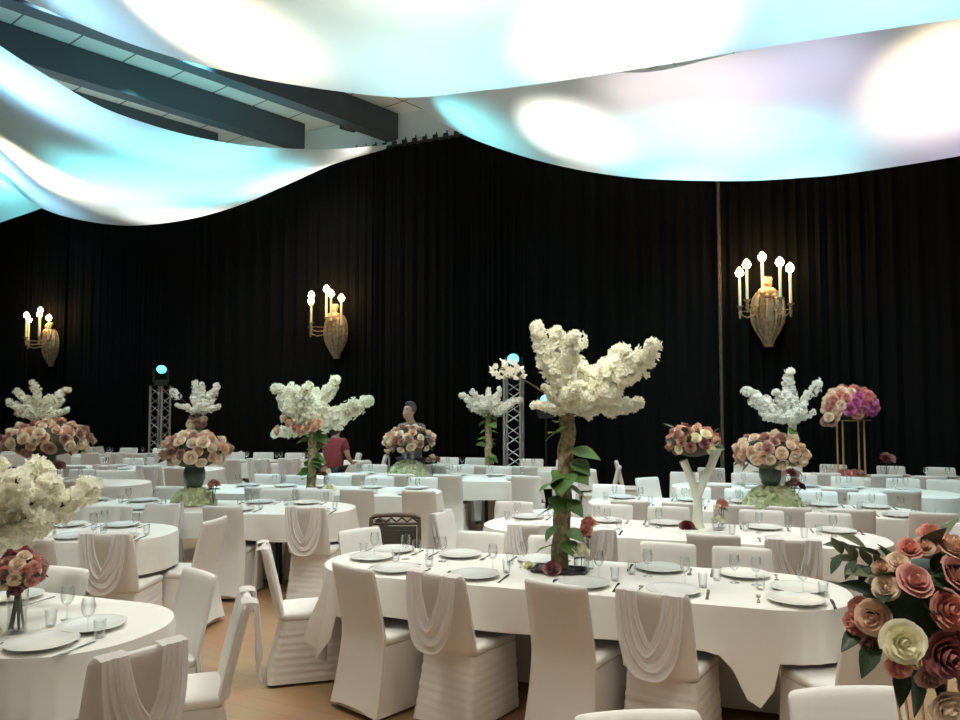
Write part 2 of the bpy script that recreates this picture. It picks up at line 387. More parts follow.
CHAIRS=[
('T0','F','p',-2.51,4.23,-109,0.47),
('T0','E','p',-1.8,4.2,226,1.15),
('T0','E','s',-1.46,3.77,199,1.61),
('T0','N','s',-1.58,3.26,142,1.66),
('T0','N','p',-1.95,2.88,108,1.44),
('T1','N','p',-0.55,4.82,48,-1.02),
('T1','N','s',-0.06,4.63,54,-0.5),
('T1','N','p',0.57,4.42,56,0.17),
('T1','N','s',1.04,4.23,58,0.67),
('T1','N','p',1.8,3.94,104,1.49),
('T1','E','s',-1.13,5.28,16,-1.72),
('T1','F','p',-0.7,5.64,-46,-1.43),
('T1','F','u',-0.7,6.22,-88,-1.62),
('T1','F','p',-0.1,5.44,-111.0,-0.8),
('T1','F','p',0.43,5.26,-109.0,-0.24),
('T1','F','p',1.17,5.0,-110.0,0.54),
('T1','F','p',1.63,4.84,-108.0,1.04),
('TN','F','p',1.26,2.34,-84,-0.23),
('TN','F','p',0.52,2.14,-84,-0.98),
('T2','N','s',-2.71,5.98,88,1.4),
('T2','N','p',-3.17,5.78,88,0.95),
('T2','F','p',-3.49,6.82,-92,0.59),
('T2','F','s',-3.02,6.92,-104,1.06),
('T2','E','p',-2.47,6.42,170,1.63),
('T3','N','p',-3.35,7.45,84,-0.46),
('T3','N','p',-2.34,7.43,85.0,0.55),
('T3','N','s',-1.53,7.35,81.0,1.36),
('T3','F','p',-2.27,8.17,-100.0,0.54),
('T3','F','p',-1.79,8.12,-93.0,1.03),
('T3','F','p',-4.29,8.5,-98.0,-1.5),
('T3','F','p',-3.53,8.42,-98.0,-0.74),
('T4','N','p',-1.33,8.79,86.0,0.78),
('T4','N','p',-0.62,8.67,82.0,1.5),
('T4','N','p',-2.42,8.98,82,-0.33),
('T4','F','p',-1.3,9.53,-95.0,0.7),
('T4','F','p',-1.88,9.73,-98.0,0.1),
('T4','F','p',-0.75,9.45,-97.0,1.26),
('T4','F','p',-2.85,9.87,-101.0,-0.88),
('T5','N','p',-0.38,10.38,82.0,0.43),
('T5','N','p',0.64,10.24,80,1.46),
('T5','N','p',-1.63,10.57,84.0,-0.83),
('T5','N','p',-0.99,10.47,81.0,-0.19),
('T5','F','p',-0.31,11.11,-97.0,0.39),
('T5','F','p',0.24,11.03,-98.0,0.94),
('T5','E','p',0.88,9.68,205,1.79),
('T11','N','p',-0.62,11.96,75.0,-0.76),
('T11','N','p',0.09,11.81,80.0,-0.04),
('T11','N','p',0.71,11.67,79.0,0.6),
('T11','F','p',-0.61,12.83,-104.0,-0.93),
('T11','F','p',-0.15,12.73,-106.0,-0.46),
('T11','F','p',0.81,12.45,-99.0,0.53),
('T11','E','p',-1.58,12.32,-20.0,-1.78),
('T6','N','s',0.92,6.18,75.0,-0.59),
('T6','N','s',0.47,6.37,76.0,-1.07),
('T6','N','p',1.77,5.93,75.0,0.3),
('T6','N','s',2.26,5.73,76.0,0.83),
('T6','E','s',-0.03,6.6,-20,-1.62),
('T6','F','p',0.24,7.14,-107,-1.52),
('T6','F','p',1.14,6.94,-108.0,-0.6),
('T6','F','p',1.64,6.79,-105.0,-0.08),
('T6','F','p',2.39,6.56,-107.0,0.71),
('T6','F','p',2.92,6.39,-104.0,1.26),
('T6','E','p',3.51,5.94,200,1.96),
('T7','N','p',1.53,7.8,75.0,-1.11),
('T7','N','p',2.02,7.64,69.0,-0.6),
('T7','N','p',2.47,7.5,69.0,-0.13),
('T7','N','p',2.92,7.35,70.0,0.35),
('T7','N','p',3.39,7.2,76.0,0.84),
('T7','N','p',4.01,6.99,71.0,1.5),
('T7','F','p',1.39,8.62,-107.0,-1.5),
('T8','E','p',2.24,9.45,-60,-1.67),
('T7','F','p',2.28,8.37,-110.0,-0.58),
('T7','F','p',2.77,8.18,-108.0,-0.05),
('T7','F','p',3.51,7.99,-109.0,0.71),
('T7','F','p',3.94,7.81,-109.0,1.18),
('T11','E','p',1.75,11.5,171,1.65),
('LO','E','p',2.48,12.28,-10,0),
('T8','F','p',2.66,10.15,-108.0,-1.5),
('T8','N','p',2.82,9.31,72.0,-1.07),
('T8','N','p',3.3,9.14,74.0,-0.56),
('T8','N','p',4.08,8.88,72.0,0.26),
('T8','N','p',4.65,8.68,74.0,0.86),
('T8','F','p',3.45,10.0,-106.0,-0.7),
('T8','F','p',4.1,9.78,-105.0,-0.01),
('T8','F','p',4.54,9.5,-108.0,0.49),
('T8','F','p',5.11,9.3,-112.0,1.09),
('T8','F','p',5.56,9.15,-106.0,1.57),
('T9','N','p',3.42,11.4,70,-1.97),
('T9','N','p',4.7,10.63,74.0,-0.51),
('T9','N','p',5.39,10.39,73.0,0.22),
('T9','N','p',5.87,10.21,71.0,0.74),
('T9','F','p',4.05,11.76,-108.0,-1.5),
('T9','F','p',5.2,11.37,-112.0,-0.29),
('T9','F','p',5.95,11.1,-107.0,0.51),
('T9','F','p',6.53,10.87,-109.0,1.13),
('T12','N','s',-3.12,13.11,84.0,0.41),
('T12','N','s',-3.6,13.05,83.0,-0.07),
('T12','N','p',-4.14,13.08,89.0,-0.61),
('T12','F','p',-4.01,14.04,-90.0,-0.55),
('LO','E','p',-2.5,14.05,200,0),
('T12','E','s',-1.95,13.4,190,1.55),
('T12','F','p',-4.58,14.08,-97.0,-1.11),
('T14','N','s',-4.83,11.7,84.0,0.84),
('T14','N','s',-5.52,11.83,81.0,0.13),
('T14','N','p',-4.37,11.56,79.0,1.31),
('T14','N','p',-6.0,11.83,82,-0.34),
('T13','F','p',-5.62,10.58,-96.0,0.24),
('T13','F','p',-6.1,10.5,-92.0,-0.23),
('T15','N','s',-6.71,14.59,88.0,0.02),
('T15','N','p',-6.24,14.47,81.0,0.5),
('T15','N','s',-5.76,14.51,86.0,0.97),
('T15','E','s',-7.6,15.9,-10,-0.98),
('T15','E','p',-4.85,14.6,190,1.87),
('T15','N','p',-7.18,14.63,81.0,-0.45),
('T15','N','p',-8.24,14.72,87.0,-1.52),
('T15','N','p',-7.77,14.68,84.0,-1.04),
('T13','N','p',-5.04,9.68,89.0,0.89),
('T13','F','p',-5.16,10.44,-90.0,0.72),
('T14','F','p',-4.65,12.5,-98,0.9),
('T14','F','s',-5.19,12.58,-98,0.35),
('T14','F','p',-5.84,12.67,-98,-0.3),
('T13','N','s',-5.63,9.68,86,0.3),
('T13','N','p',-6.23,9.72,86,-0.3),
('T12','F','p',-3.42,13.93,-94,0.05),
('T12','F','p',-2.97,13.89,-94,0.5),
('T15','F','p',-6.46,15.36,-95,0.2),
('T15','F','p',-7.16,15.42,-95,-0.5),
('T15','F','p',-5.77,15.3,-95,0.9),
('T4','N','s',-1.91,8.83,82,0.2),
('T4','F','p',-2.39,9.73,-98,-0.4),
('T11','F','p',1.37,12.34,-102,1.1),
('T11','N','p',1.29,11.51,78,1.2),
('T2','N','p',-3.66,5.93,88,0.45),
('T2','F','p',-3.99,6.78,-92,0.1),
('T9','N','p',6.34,10.0,70,1.25),
('T9','N','p',4.13,10.8,70,-1.1),
('T9','F','p',4.6,11.51,-110,-0.9),
('T5','F','p',-1.62,11.37,-99,-0.95),
]
TABLES={'T0': (-3.05, 4.1, -19), 'T1': (0.53, 4.82, -19), 'T2': (-4.1, 6.35, -2), 'T3': (-2.85, 7.85, -6), 'T4': (-2.05, 9.25, -8), 'T5': (-0.75, 10.8, -9), 'T6': (1.6, 6.4, -17), 'T7': (2.7, 7.8, -18), 'T8': (3.95, 9.3, -19), 'T9': (5.3, 10.8, -20), 'T11': (0.2, 12.15, -12), 'T12': (-3.5, 13.5, -4), 'T13': (-5.9, 10.1, -4), 'T14': (-5.6, 12.2, -8), 'T15': (-6.7, 14.95, -5), 'T16': (-10.2, 15.9, -10), 'TN': (1.55, 1.75, 6)}
DESC = dict(T0='front left table', T1='ivy tree table', T2='flowerless left table', T3='left rose vase table', T4='wide blossom tree table', T5='glass vase rose table',
            T6='forked white vase table', T7='right rose vase table', T8='slim blossom tree table', T9='pink peony table', T11='small blossom tree table',
            T12='table beside maroon woman', T13='far left rose table', T14='table before left truss', T15='table around left truss', T16='farthest left table', TN='front right bouquet table')
SIDE = {'N': 'near side', 'F': 'far side'}
def make_chair(x, y, h, style, label):
    rz = math.radians(h) - PI/2
    t = thing('banquet_chair', label, 'chair', (x, y, 0), rz, 'white covered banquet chairs')
    if 'front right' not in label: t.scale = (.93, 1, 1)
    link('seat', CH['seat'], t); link('backrest', CH['backrest' if style == 's' else 'back_full'], t)
    link('skirt', CH['pleat_skirt'] if style == 's' else CH['skirt'], t)
    if style == 's':
        link('sash', CH['sash'], t)['label'] = 'sheer sash swagged over the back'
def open_chair(x, y, h, label):
    t = thing('banquet_chair', label, 'chair', (x, y, 0), math.radians(h)-PI/2)
    for sx in (-1, 1):
        b = MB().tube([(sx*.20,-.20,.0),(sx*.20,-.19,.45),(sx*.205,-.24,.68),(sx*.20,-.29,.86)], [.016,.019,.018,.015]); link('back_post', b.mesh('back_post', M['wood_frame']), t)
        b = MB().tube([(sx*.19,.20,0),(sx*.19,.20,.43)], [.014,.02]); link('leg', b.mesh('leg', M['wood_frame']), t)
    b = MB().tube([(-.20,-.29,.855),(-.15,-.295,.872),(0,-.30,.878),(.15,-.295,.872),(.20,-.29,.855)], .018); link('top_rail', b.mesh('top_rail', M['wood_frame']), t)
    b = MB()
    for k in range(4): b.tube([(-.19+.09*k,-.288,.82),(-.145+.09*k,-.295,.855),(-.10+.09*k,-.288,.82)], .008, 6)
    b.tube([(-.2,-.285,.805),(.2,-.285,.805)], .01); link('fretwork', b.mesh('fretwork', M['brown_strip']), t)
    b = MB().box((0,-.255,.67), (.36,.035,.24)); b.box((0,-.252,.67), (.30,.06,.18)); link('back_panel', b.mesh('back_panel', M['upholstery'], False), t)
    rs = [rrect(.20+s, -.20-s, .22+s, .05, z) for z, s in ((.40,-.01),(.43,.005),(.46,0),(.475,-.04))]
    link('seat', MB().rings(rs).mesh('seat', M['upholstery']), t)
groups = {}
for c in CHAIRS: groups.setdefault((c[0], c[1]), []).append(c)
PLACES = []
for (t, s), cs in groups.items():
    cs.sort(key=lambda c: c[6])
    for i, (tn, sd, st, x, y, h, l) in enumerate(cs):
        kind = 'sashed white' if st == 's' else 'plain white'
        if tn == 'LO': lab = 'white covered chair turned sideways, standing apart ' + ('right of the two trusses' if x > 0 else 'behind the maroon woman')
        elif sd == 'E':
            end = 'right' if l > 0 else 'left'
            same = [c for c in cs if (c[6] > 0) == (l > 0)]
            if len(same) > 1:
                same.sort(key=lambda c: c[4]); w = 'nearer' if same[0] is cs[i] or same[0][3:5] == (x, y) else 'farther'
                lab = f'{kind} covered chair, {w} of two at {end} end of {DESC[tn]}'
            else: lab = f'{kind} covered chair at the {end} end of the {DESC[tn]}'
        else: lab = f'{kind} covered chair, {ORD[i]} from left on {SIDE[sd]} of {DESC[tn]}'
        if st == 'u': open_chair(x, y, h, 'uncovered dark wooden chair with padded back behind the ivy tree table')
        else: make_chair(x, y, h, st, lab)
        if sd in 'NF' and tn in TABLES: PLACES.append((tn, sd, i, len(cs), l))

# ------------------------------------------------------------------ tables and cloths
HL, HW, RC, TZ = 1.6, .45, .42, .765
def outline(n_corner=22, n_long=36, n_short=3):
    pts = []
    def seg(p, q, n, nr):
        for i in range(n): f = i/n; pts.append((p[0]+(q[0]-p[0])*f, p[1]+(q[1]-p[1])*f, nr[0], nr[1], 0.))
    def arc(cx, cy, a0):
        for i in range(n_corner):
            a = a0+PI/2*i/n_corner; pts.append((cx+RC*math.cos(a), cy+RC*math.sin(a), math.cos(a), math.sin(a), math.sin(2*(a-a0))))
    seg((HL, -HW+RC), (HL, HW-RC), n_short, (1, 0)); arc(HL-RC, HW-RC, 0)
    seg((HL-RC, HW), (-HL+RC, HW), n_long, (0, 1)); arc(-HL+RC, HW-RC, PI/2)
    seg((-HL, HW-RC), (-HL, -HW+RC), n_short, (-1, 0)); arc(-HL+RC, -HW+RC, PI)
    seg((-HL+RC, -HW), (HL-RC, -HW), n_long, (0, -1)); arc(HL-RC, -HW+RC, 1.5*PI)
    return pts
OUT = outline()
def cloth_mesh(seed, tn):
    r = random.Random(seed); n = len(OUT)
    cx, cy, ta = TABLES[tn]; ta = math.radians(ta); lim = []
    for x, y, nx, ny, c in OUT:                  # the cloth lies short where a seat is tucked under it
        X, Y = cx+(x+nx*.06)*math.cos(ta)-(y+ny*.06)*math.sin(ta), cy+(x+nx*.06)*math.sin(ta)+(y+ny*.06)*math.cos(ta); q = 9.
        for ch in CHAIRS:
            h = math.radians(ch[5]); dx, dy = X-ch[3], Y-ch[4]; fy = dx*math.cos(h)+dy*math.sin(h); fx = dx*math.sin(h)-dy*math.cos(h)
            q = min(q, max(abs(fx)-.235, abs(fy+.04)-.31))
        lim.append(.262 + max(0, q-.06)*6)
    for _ in range(6): lim = [(lim[k-1]+lim[k]*2+lim[(k+1) % n])/4 if lim[k] > .30 else lim[k] for k in range(n)]
    ph = [r.uniform(0, 6.28) for _ in range(6)]
    rs = []
    for k in (.0, .5, .85, .97): rs.append([(x*k if False else (x-(nx*(1-k)*.40)), y-(ny*(1-k)*.40), TZ+.006) for x, y, nx, ny, c in OUT])
    rs.append([(x+nx*.008, y+ny*.008, TZ+.001) for x, y, nx, ny, c in OUT])
    rows = 12
    for q in range(1, rows+1):
        t = q/rows; ring = []
        for i, (x, y, nx, ny, c) in enumerate(OUT):
            s = i/n*2*PI
            end = abs(x) > HL-RC+.01
            drop = .235 + .012*math.sin(s*7+ph[0]) + (.085*min(1, (abs(x)-HL+RC)/.12) if end else 0) + .33*max(0, c)**2.2*(.85+.15*math.sin(s*19+ph[3]))
            if tn == 'T1' and ny < -.5: drop += .36*math.exp(-((x-1.14)/.12)**2)
            drop = min(drop, lim[i])
            amp = (.009 + (.060*max(0, c)**.7 + .010 if end else 0))*t
            w = amp*(math.sin(s*(24 if not end else 52)+ph[1]) + .5*math.sin(s*61+ph[2])) + .012
            out = .010 + w*min(1, t*1.5) + (.035*t*max(0, c) if end else .012*t)
            out = max(.008, out if lim[i] > .30 else min(out, .016))
            ring.append((x+nx*out, y+ny*out, TZ-.004-drop*t))
        rs.append(ring)
    return MB().rings(rs, cap0=True, cap1=False).mesh('tablecloth', M['cloth'])
top_me = MB().rings([[(x*k2-nx*i2, y*k2-ny*i2, z) for x, y, nx, ny, c in OUT] for z, i2, k2 in ((TZ-.035, .004, 1), (TZ-.03, 0, 1), (TZ-.002, 0, 1), (TZ, .004, 1))]).mesh('tabletop', M['wood_frame'])
def leg_me():
    b = MB(); b.tube([(0,-.20,TZ-.04),(0,-.05,.60),(0,-.045,.36),(0,-.05,.0)], .016); b.tube([(0,.20,TZ-.04),(0,.05,.60),(0,.045,.36),(0,.05,0)], .016); b.tube([(0,-.045,.36),(0,.045,.36)], .012)
    return b.mesh('leg', M['blackmetal'])
LEG = leg_me()
def at(tn, l, n):
    cx, cy, a = TABLES[tn]; a = math.radians(a)
    return cx+l*math.cos(a)-n*math.sin(a), cy+l*math.sin(a)+n*math.cos(a), a
for i, (tn, (cx, cy, a)) in enumerate(TABLES.items()):
    t = thing('banquet_table', f'folding banquet table with black legs under cloth of {DESC[tn]}', 'table', (cx, cy, 0), math.radians(a), 'long banquet tables')
    link('tabletop', top_me, t)
    for lx in (-.85, .85): link('leg', LEG, t, (lx, 0, 0))
    o = link('tablecloth', cloth_mesh(i, tn), None, (cx, cy, 0), (0, 0, math.radians(a)))
    tag(o, f'white linen cloth with hanging corners on the {DESC[tn]}', 'tablecloth', 'white tablecloths')

# ------------------------------------------------------------------ table settings
PLATE = MB().lathe([(.01,.0),(.085,.0),(.09,.006),(.12,.014),(.148,.021),(.150,.024),(.146,.025),(.115,.019),(.09,.012),(.04,.011),(.01,.011)], 32).mesh('dinner_plate', M['plate'])
NAPK = None
WG_B = MB().lathe([(.004,.088),(.018,.094),(.032,.112),(.038,.14),(.036,.17),(.031,.198),(.029,.198),(.034,.17),(.036,.14),(.030,.114),(.017,.097),(.004,.092)], 16).mesh('bowl', M['glass'])
WG_S = MB().lathe([(.035,0),(.035,.003),(.012,.007),(.005,.016),(.0042,.05),(.005,.088)], 14).mesh('stem', M['glass'])
TUM = MB().lathe([(.026,.0),(.028,.004),(.035,.10),(.033,.10),(.026,.012),(.004,.010)], 16).mesh('water_glass', M['glass'])
def knife():
    b = MB(); b.rings([[(w, y, .001), (w, y, .004), (-w2, y, .004), (-w2, y, .001)] for y, w, w2 in ((-.11,.007,.007),(-.105,.009,.009),(-.02,.007,.007),(-.01,.005,.005),(.0,.008,.009),(.07,.009,.010),(.10,.006,.009),(.115,.001,.008))]); return b.mesh('table_knife', M['silver'])
def fork():
    b = MB(); b.rings([[(w, y, .001), (w, y, .004), (-w, y, .004), (-w, y, .001)] for y, w in ((-.10,.006),(-.095,.009),(-.03,.006),(.02,.004),(.035,.008),(.045,.013),(.05,.013))])
    for k in range(4): b.rings([[(x+w, y, .001), (x+w, y, .004), (x-w, y, .004), (x-w, y, .001)] for y, w in ((.05,.0024),(.098,.0016)) for x in (-.0105+.007*k,)])
    return b.mesh('table_fork', M['silver'])
KN, FK = knife(), fork()
ZT = TZ+.0065
NEARSET = ('T0','T1','T2','T3','T6','T7')
PLACED = {}
for (tn, sd, i, ncs, l) in PLACES:
    if tn == 'TN': continue
    l = max(-1.3, min(1.3, l)); s = -1 if sd == 'N' else 1
    if any(abs(l-q) < .33 for q in PLACED.setdefault((tn, sd), [])): continue
    PLACED[(tn, sd)].append(l)
    x, y, a = at(tn, l, s*.275); rz = a + (0 if s < 0 else PI)
    who = f'{ORD[i]} chair from left, {SIDE[sd]} of {DESC[tn]}'
    tag(link('dinner_plate', PLATE, None, (x, y, ZT)), f'white dinner plate before {who}', 'plate', 'dinner plates')
    def put(dl, dn): return at(tn, l - s*dl, s*(.275-dn))[:2]
    px_, py_ = put(.05, .20)
    g = thing('wine_glass', f'clear wine glass before {who}', 'glass', (px_, py_, ZT), 0, 'wine glasses')
    g.scale = (.82,)*3; link('bowl', WG_B, g); link('stem', WG_S, g)
    if tn in NEARSET:
        q = put(.15, .17); tag(link('water_glass', TUM, None, (*q, ZT), None, .78), f'clear water glass before {who}', 'glass', 'water glasses')
        q = put(.185, .0); tag(link('table_knife', KN, None, (*q, ZT), (0, 0, rz)), f'steel knife by plate before {who}', 'knife', 'table knives')
        q = put(-.185, .0); tag(link('table_fork', FK, None, (*q, ZT), (0, 0, rz)), f'steel fork by plate before {who}', 'fork', 'table forks')
# end places of the two front tables
for tn, l, lab in (('T1', 1.33, 'right end'), ('T1', -1.33, 'left end'), ('T0', 1.30, 'right end')):
    x, y, a = at(tn, l, .0); s = 1 if l > 0 else -1
    tag(link('dinner_plate', PLATE, None, (x, y, ZT)), f'white dinner plate at the {lab} of the {DESC[tn]}', 'plate', 'dinner plates')
    gx, gy, _ = at(tn, l-s*.22, .06); g = thing('wine_glass', f'clear wine glass at the {lab} of the {DESC[tn]}', 'glass', (gx, gy, ZT), 0, 'wine glasses')
    g.scale = (.82,)*3; link('bowl', WG_B, g); link('stem', WG_S, g)
    gx, gy, _ = at(tn, l-s*.20, -.05); tag(link('water_glass', TUM, None, (gx, gy, ZT), None, .78), f'clear water glass at the {lab} of the {DESC[tn]}', 'glass', 'water glasses')
    gx, gy, _ = at(tn, l, -s*.19); tag(link('table_knife', KN, None, (gx, gy, ZT), (0, 0, a+s*PI/2)), f'steel knife at the {lab} of the {DESC[tn]}', 'knife', 'table knives')

# ------------------------------------------------------------------ flower meshes
def add_floret(b, c, nrm, r, rg, np_=5, cup=.35):
    nrm = Vector(nrm).normalized(); q = nrm.to_track_quat('Z', 'Y').to_matrix().to_4x4()
    mx = Matrix.Translation(c) @ q @ Matrix.Rotation(rg.uniform(0, 6.28), 4, 'Z')
    for k in range(np_):
        a = 2*PI*k/np_; w = PI/np_*.95
        def P(rr, an, z): return (rr*math.cos(an), rr*math.sin(an), z)
        b.add([(0,0,0), P(r*.75, a-w, r*cup*.7), P(r, a, r*cup*1.25), P(r*.75, a+w, r*cup*.7)], [(0,1,2,3)], mx)
def spray_mesh(L, seed, clumps, per, rad, fr, m, t0=.3):
    rg = random.Random(seed); b = MB(); tw = MB()
    bend = Vector((rg.uniform(-.12,.12), rg.uniform(-.12,.12), 0))
    def C(t): return Vector((0,0,L*t)) + bend*L*t*t*2
    tw.tube([C(k/6) for k in range(7)], [.009*(1-.12*k) for k in range(7)], 6)
    for c in range(clumps):
        t = t0+(1-t0)*(c+.5)/clumps; k = max(.42, 1.08-.62*t) if clumps > 5 else .9
        o = Vector((rg.gauss(0,1), rg.gauss(0,1), rg.gauss(0,.6))).normalized()*rad*.75*k*rg.uniform(.3,1)
        cc = C(t)+o; R_ = rad*k*rg.uniform(.7,1.05)
        tw.tube([C(max(0,t-.08)), cc], .004, 5)
        for _ in range(per):
            d = Vector((rg.gauss(0,1), rg.gauss(0,1), rg.gauss(0,1))).normalized()
            add_floret(b, cc+d*R_*(rg.uniform(.75,1.05) if rg.random() < .85 else rg.uniform(1.05,1.45)), d+Vector((rg.gauss(0,.3),rg.gauss(0,.3),rg.gauss(0,.3))), fr*rg.uniform(.8,1.2), rg)
    return tw.mesh('branch', M['twig']), b.mesh('blossom_spray', m, False)
SPR = {}
for key, m in (('c', M['blossom']), ('w', M['blossomW'])):
    SPR[key] = [spray_mesh(.5, 21+k, 15, 34, .072, .022, m, .2) for k in range(4)]
    SPR[key+'s'] = [spray_mesh(.5, 41+k, 4, 14, .05, .026, m, .75) for k in range(2)]
def rose_mesh(m, seed=0, ruffle=0.):
    rg = random.Random(seed); b = MB()
    for (n, r0, h, flare, span, off) in ((3,.22,.80,.02,1.3,0), (3,.42,.72,.08,1.15,.5), (4,.60,.58,.14,.95,.1), (5,.78,.38,.20,.82,.6), (5,.92,.14,.24,.80,.2)):
        for k in range(n):
            a0 = off+2*PI*k/n+rg.uniform(-.15,.15); rows = []; lean_ = rg.uniform(.92, 1.06)
            for i in range(6):
                t = i/5; row = []
                for j in range(5):
                    a = (j-2)/2; an = a0+a*span
                    rr = r0*lean_*(.30+.70*math.sin(t*PI*.53)) + flare*t**4*(1-.2*a*a) + ruffle*math.sin(a*9+k)*t
                    z = -.55+(h+.55)*t*(1-.20*a*a*t) - flare*.8*t**6
                    row.append((rr*math.cos(an), rr*math.sin(an), z))
                rows.append(row)
            b.rings(rows, closed=False, cap0=False, cap1=False)
    b.ball((0,0,.1), .20, 8, 6, (1,1,2.6)); b.ball((0,0,-.3), .42, 10, 6)
    return b.mesh('rose', m)
ROSE = {k: rose_mesh(M[k+'_petal'], i, .05 if k in ('salmon','magenta','coral') else 0.) for i, k in enumerate(('peach','blush','dusty','cream','pink','mauve','magenta','coral','salmon','burgundy'))}
def rose(parent, p, nrm, r, kind, name='rose'):
    q = Vector(nrm).normalized().to_track_quat('Z', 'Y')
    o = link(name, ROSE[kind], parent, p, None, r); o.rotation_mode = 'QUATERNION'; o.rotation_quaternion = q
    return o
def leaf_mesh(m, heart=True, L=1., W=.8, fold=.12, droop=.15):
    """ivy-like leaf with a thickness, pointing along +x"""
    prof = ((0,.0),(.02,.24),(.12,.44),(.3,.5),(.5,.42),(.7,.26),(.88,.10),(1.,.0)) if heart else ((0,.02),(.12,.16),(.3,.26),(.5,.28),(.7,.2),(.88,.09),(1.,.0))
    up = []; n = len(prof)
    vs = []
    for s in (.006, -.006):
        for x, y in prof:
            for k in (-1, -.5, 0, .5, 1):
                vs.append((x*L-(.10*L*abs(k) if heart and x < .1 else 0), k*y*W, abs(k)*y*fold*2 - droop*x*x*L + s))
    fs = []
    for sdi in (0, 1):
        o = sdi*n*5
        for i in range(n-1):
            for k in range(4): fs.append((o+i*5+k, o+i*5+k+1, o+(i+1)*5+k+1, o+(i+1)*5+k))
    for i in range(n-1):
        for k in (0, 4): fs.append((i*5+k, (i+1)*5+k, n*5+(i+1)*5+k, n*5+i*5+k))
    return MB().add(vs, fs).mesh('leaf', m)
LEAF = {'ivy': leaf_mesh(M['leaf'], True, 1., 1.1, .05, .22), 'dark': leaf_mesh(M['dkleaf'], False), 'sage': leaf_mesh(M['sage'], False, 1, .9)}
def leaf(parent, p, d, size, kind='ivy', roll=0., name='leaf'):
    d = Vector(d).normalized(); q = d.to_track_quat('X', 'Z') @ Quaternion((1,0,0), roll)
    o = link(name, LEAF[kind], parent, p, None, size); o.rotation_mode = 'QUATERNION'; o.rotation_quaternion = q
    return o
def mound_mesh(rx, rz, seed, m, fr=.028, n=420):
    rg = random.Random(seed); b = MB(); b.ball((0,0,0), 1, 20, 8, (rx*.93, rx*.93, rz*.9))
    b.v = [(x, y, max(z, .004)) for x, y, z in b.v]
    for _ in range(n):
        d = Vector((rg.gauss(0,1), rg.gauss(0,1), abs(rg.gauss(0,1)))).normalized()
        add_floret(b, (d.x*rx, d.y*rx, max(.03, d.z*rz)), Vector((d.x+rg.gauss(0,.35), d.y+rg.gauss(0,.35), d.z+.15)), fr, rg, 4, .5)
    return b.mesh('hydrangea_mound', m, False)
MOUND = mound_mesh(.21, .17, 3, M['hydrangea'])
FOL = MB().ball((0,0,0), 1, 18, 12).mesh('foliage', M['moss'])
VASE = {}
def vase_mesh(prof, m, name='vase'): return MB().lathe(prof, 20).mesh(name, m)
VASE['green'] = vase_mesh([(.055,0),(.085,.03),(.108,.10),(.108,.17),(.085,.25),(.062,.30),(.066,.315),(.055,.31)], M['vase_green'])
VASE['clear'] = vase_mesh([(.055,0),(.06,.01),(.062,.20),(.075,.29),(.072,.29),(.058,.20),(.054,.015)], M['glass'])
VASE['bud'] = vase_mesh([(.032,0),(.036,.01),(.030,.05),(.018,.09),(.017,.15),(.021,.16),(.018,.158),(.013,.09),(.02,.05)], M['glass'])
VASE['tall'] = vase_mesh([(.035,0),(.042,.01),(.040,.10),(.046,.19),(.043,.19),(.037,.10),(.037,.015)], M['glass'])
VASE['cup'] = vase_mesh([(.035,0),(.045,.01),(.05,.06),(.047,.10),(.044,.10),(.046,.06),(.04,.015)], M['glass'])
def fib(n, zmin=-.5):
    out = []; k = 0; N_ = int(n*2/(1-zmin))
    for i in range(N_):
        z = 1-2*(i+.5)/N_
        if z < zmin: break
        a = i*2.39996; r = math.sqrt(1-z*z); out.append(Vector((r*math.cos(a), r*math.sin(a), z)))
    return out
def rose_bouquet(pos, label, kinds, n=46, rx=.30, rz=.19, rr=.062, vase='green', zc=.47, seed=1, extra_leaves=8, lsc=1.):
    rg = random.Random(seed)
    t = thing('rose_bouquet', label, 'flower arrangement', pos, rg.uniform(0, 6), 'rose bouquets in vases')
    link('vase', VASE[vase], t)
    if vase in ('clear', 'tall'):
        b = MB()
        for k in range(7): a = k*.9; b.tube([(.03*math.cos(a),.03*math.sin(a),.02),(.02*math.cos(a+2.5),.02*math.sin(a+2.5),.32)], .005, 5)
        link('stem', b.mesh('stem', M['sage']), t)
    link('foliage', FOL, t, (0,0,zc), None, (rx*.86, rx*.86, rz*.86))
    for d in fib(n, -.55):
        d = (d + Vector((rg.gauss(0,.09), rg.gauss(0,.09), rg.gauss(0,.09)))).normalized()
        k = rg.uniform(.86, 1.12)
        rose(t, (d.x*rx*k, d.y*rx*k, zc+d.z*rz*k), (d.x, d.y, d.z*1.3), rr*rg.uniform(.85,1.2), rg.choice(kinds))
    for _ in range(extra_leaves):
        a = rg.uniform(0, 6.28); z = rg.uniform(-.6, .5); rr_ = math.sqrt(1-z*z)
        leaf(t, (rx*.9*rr_*math.cos(a), rx*.9*rr_*math.sin(a), zc+rz*.9*z), (math.cos(a), math.sin(a), z-.2), lsc*rg.uniform(.08,.12), 'sage' if rg.random() < .5 else 'dark', rg.uniform(-1,1))
    return t
def mound(pos, label, s=1.): return tag(link('hydrangea_mound', MOUND, None, pos, (0,0,rnd.uniform(0,6)), s), label, 'flowers', 'pale green hydrangea mounds')
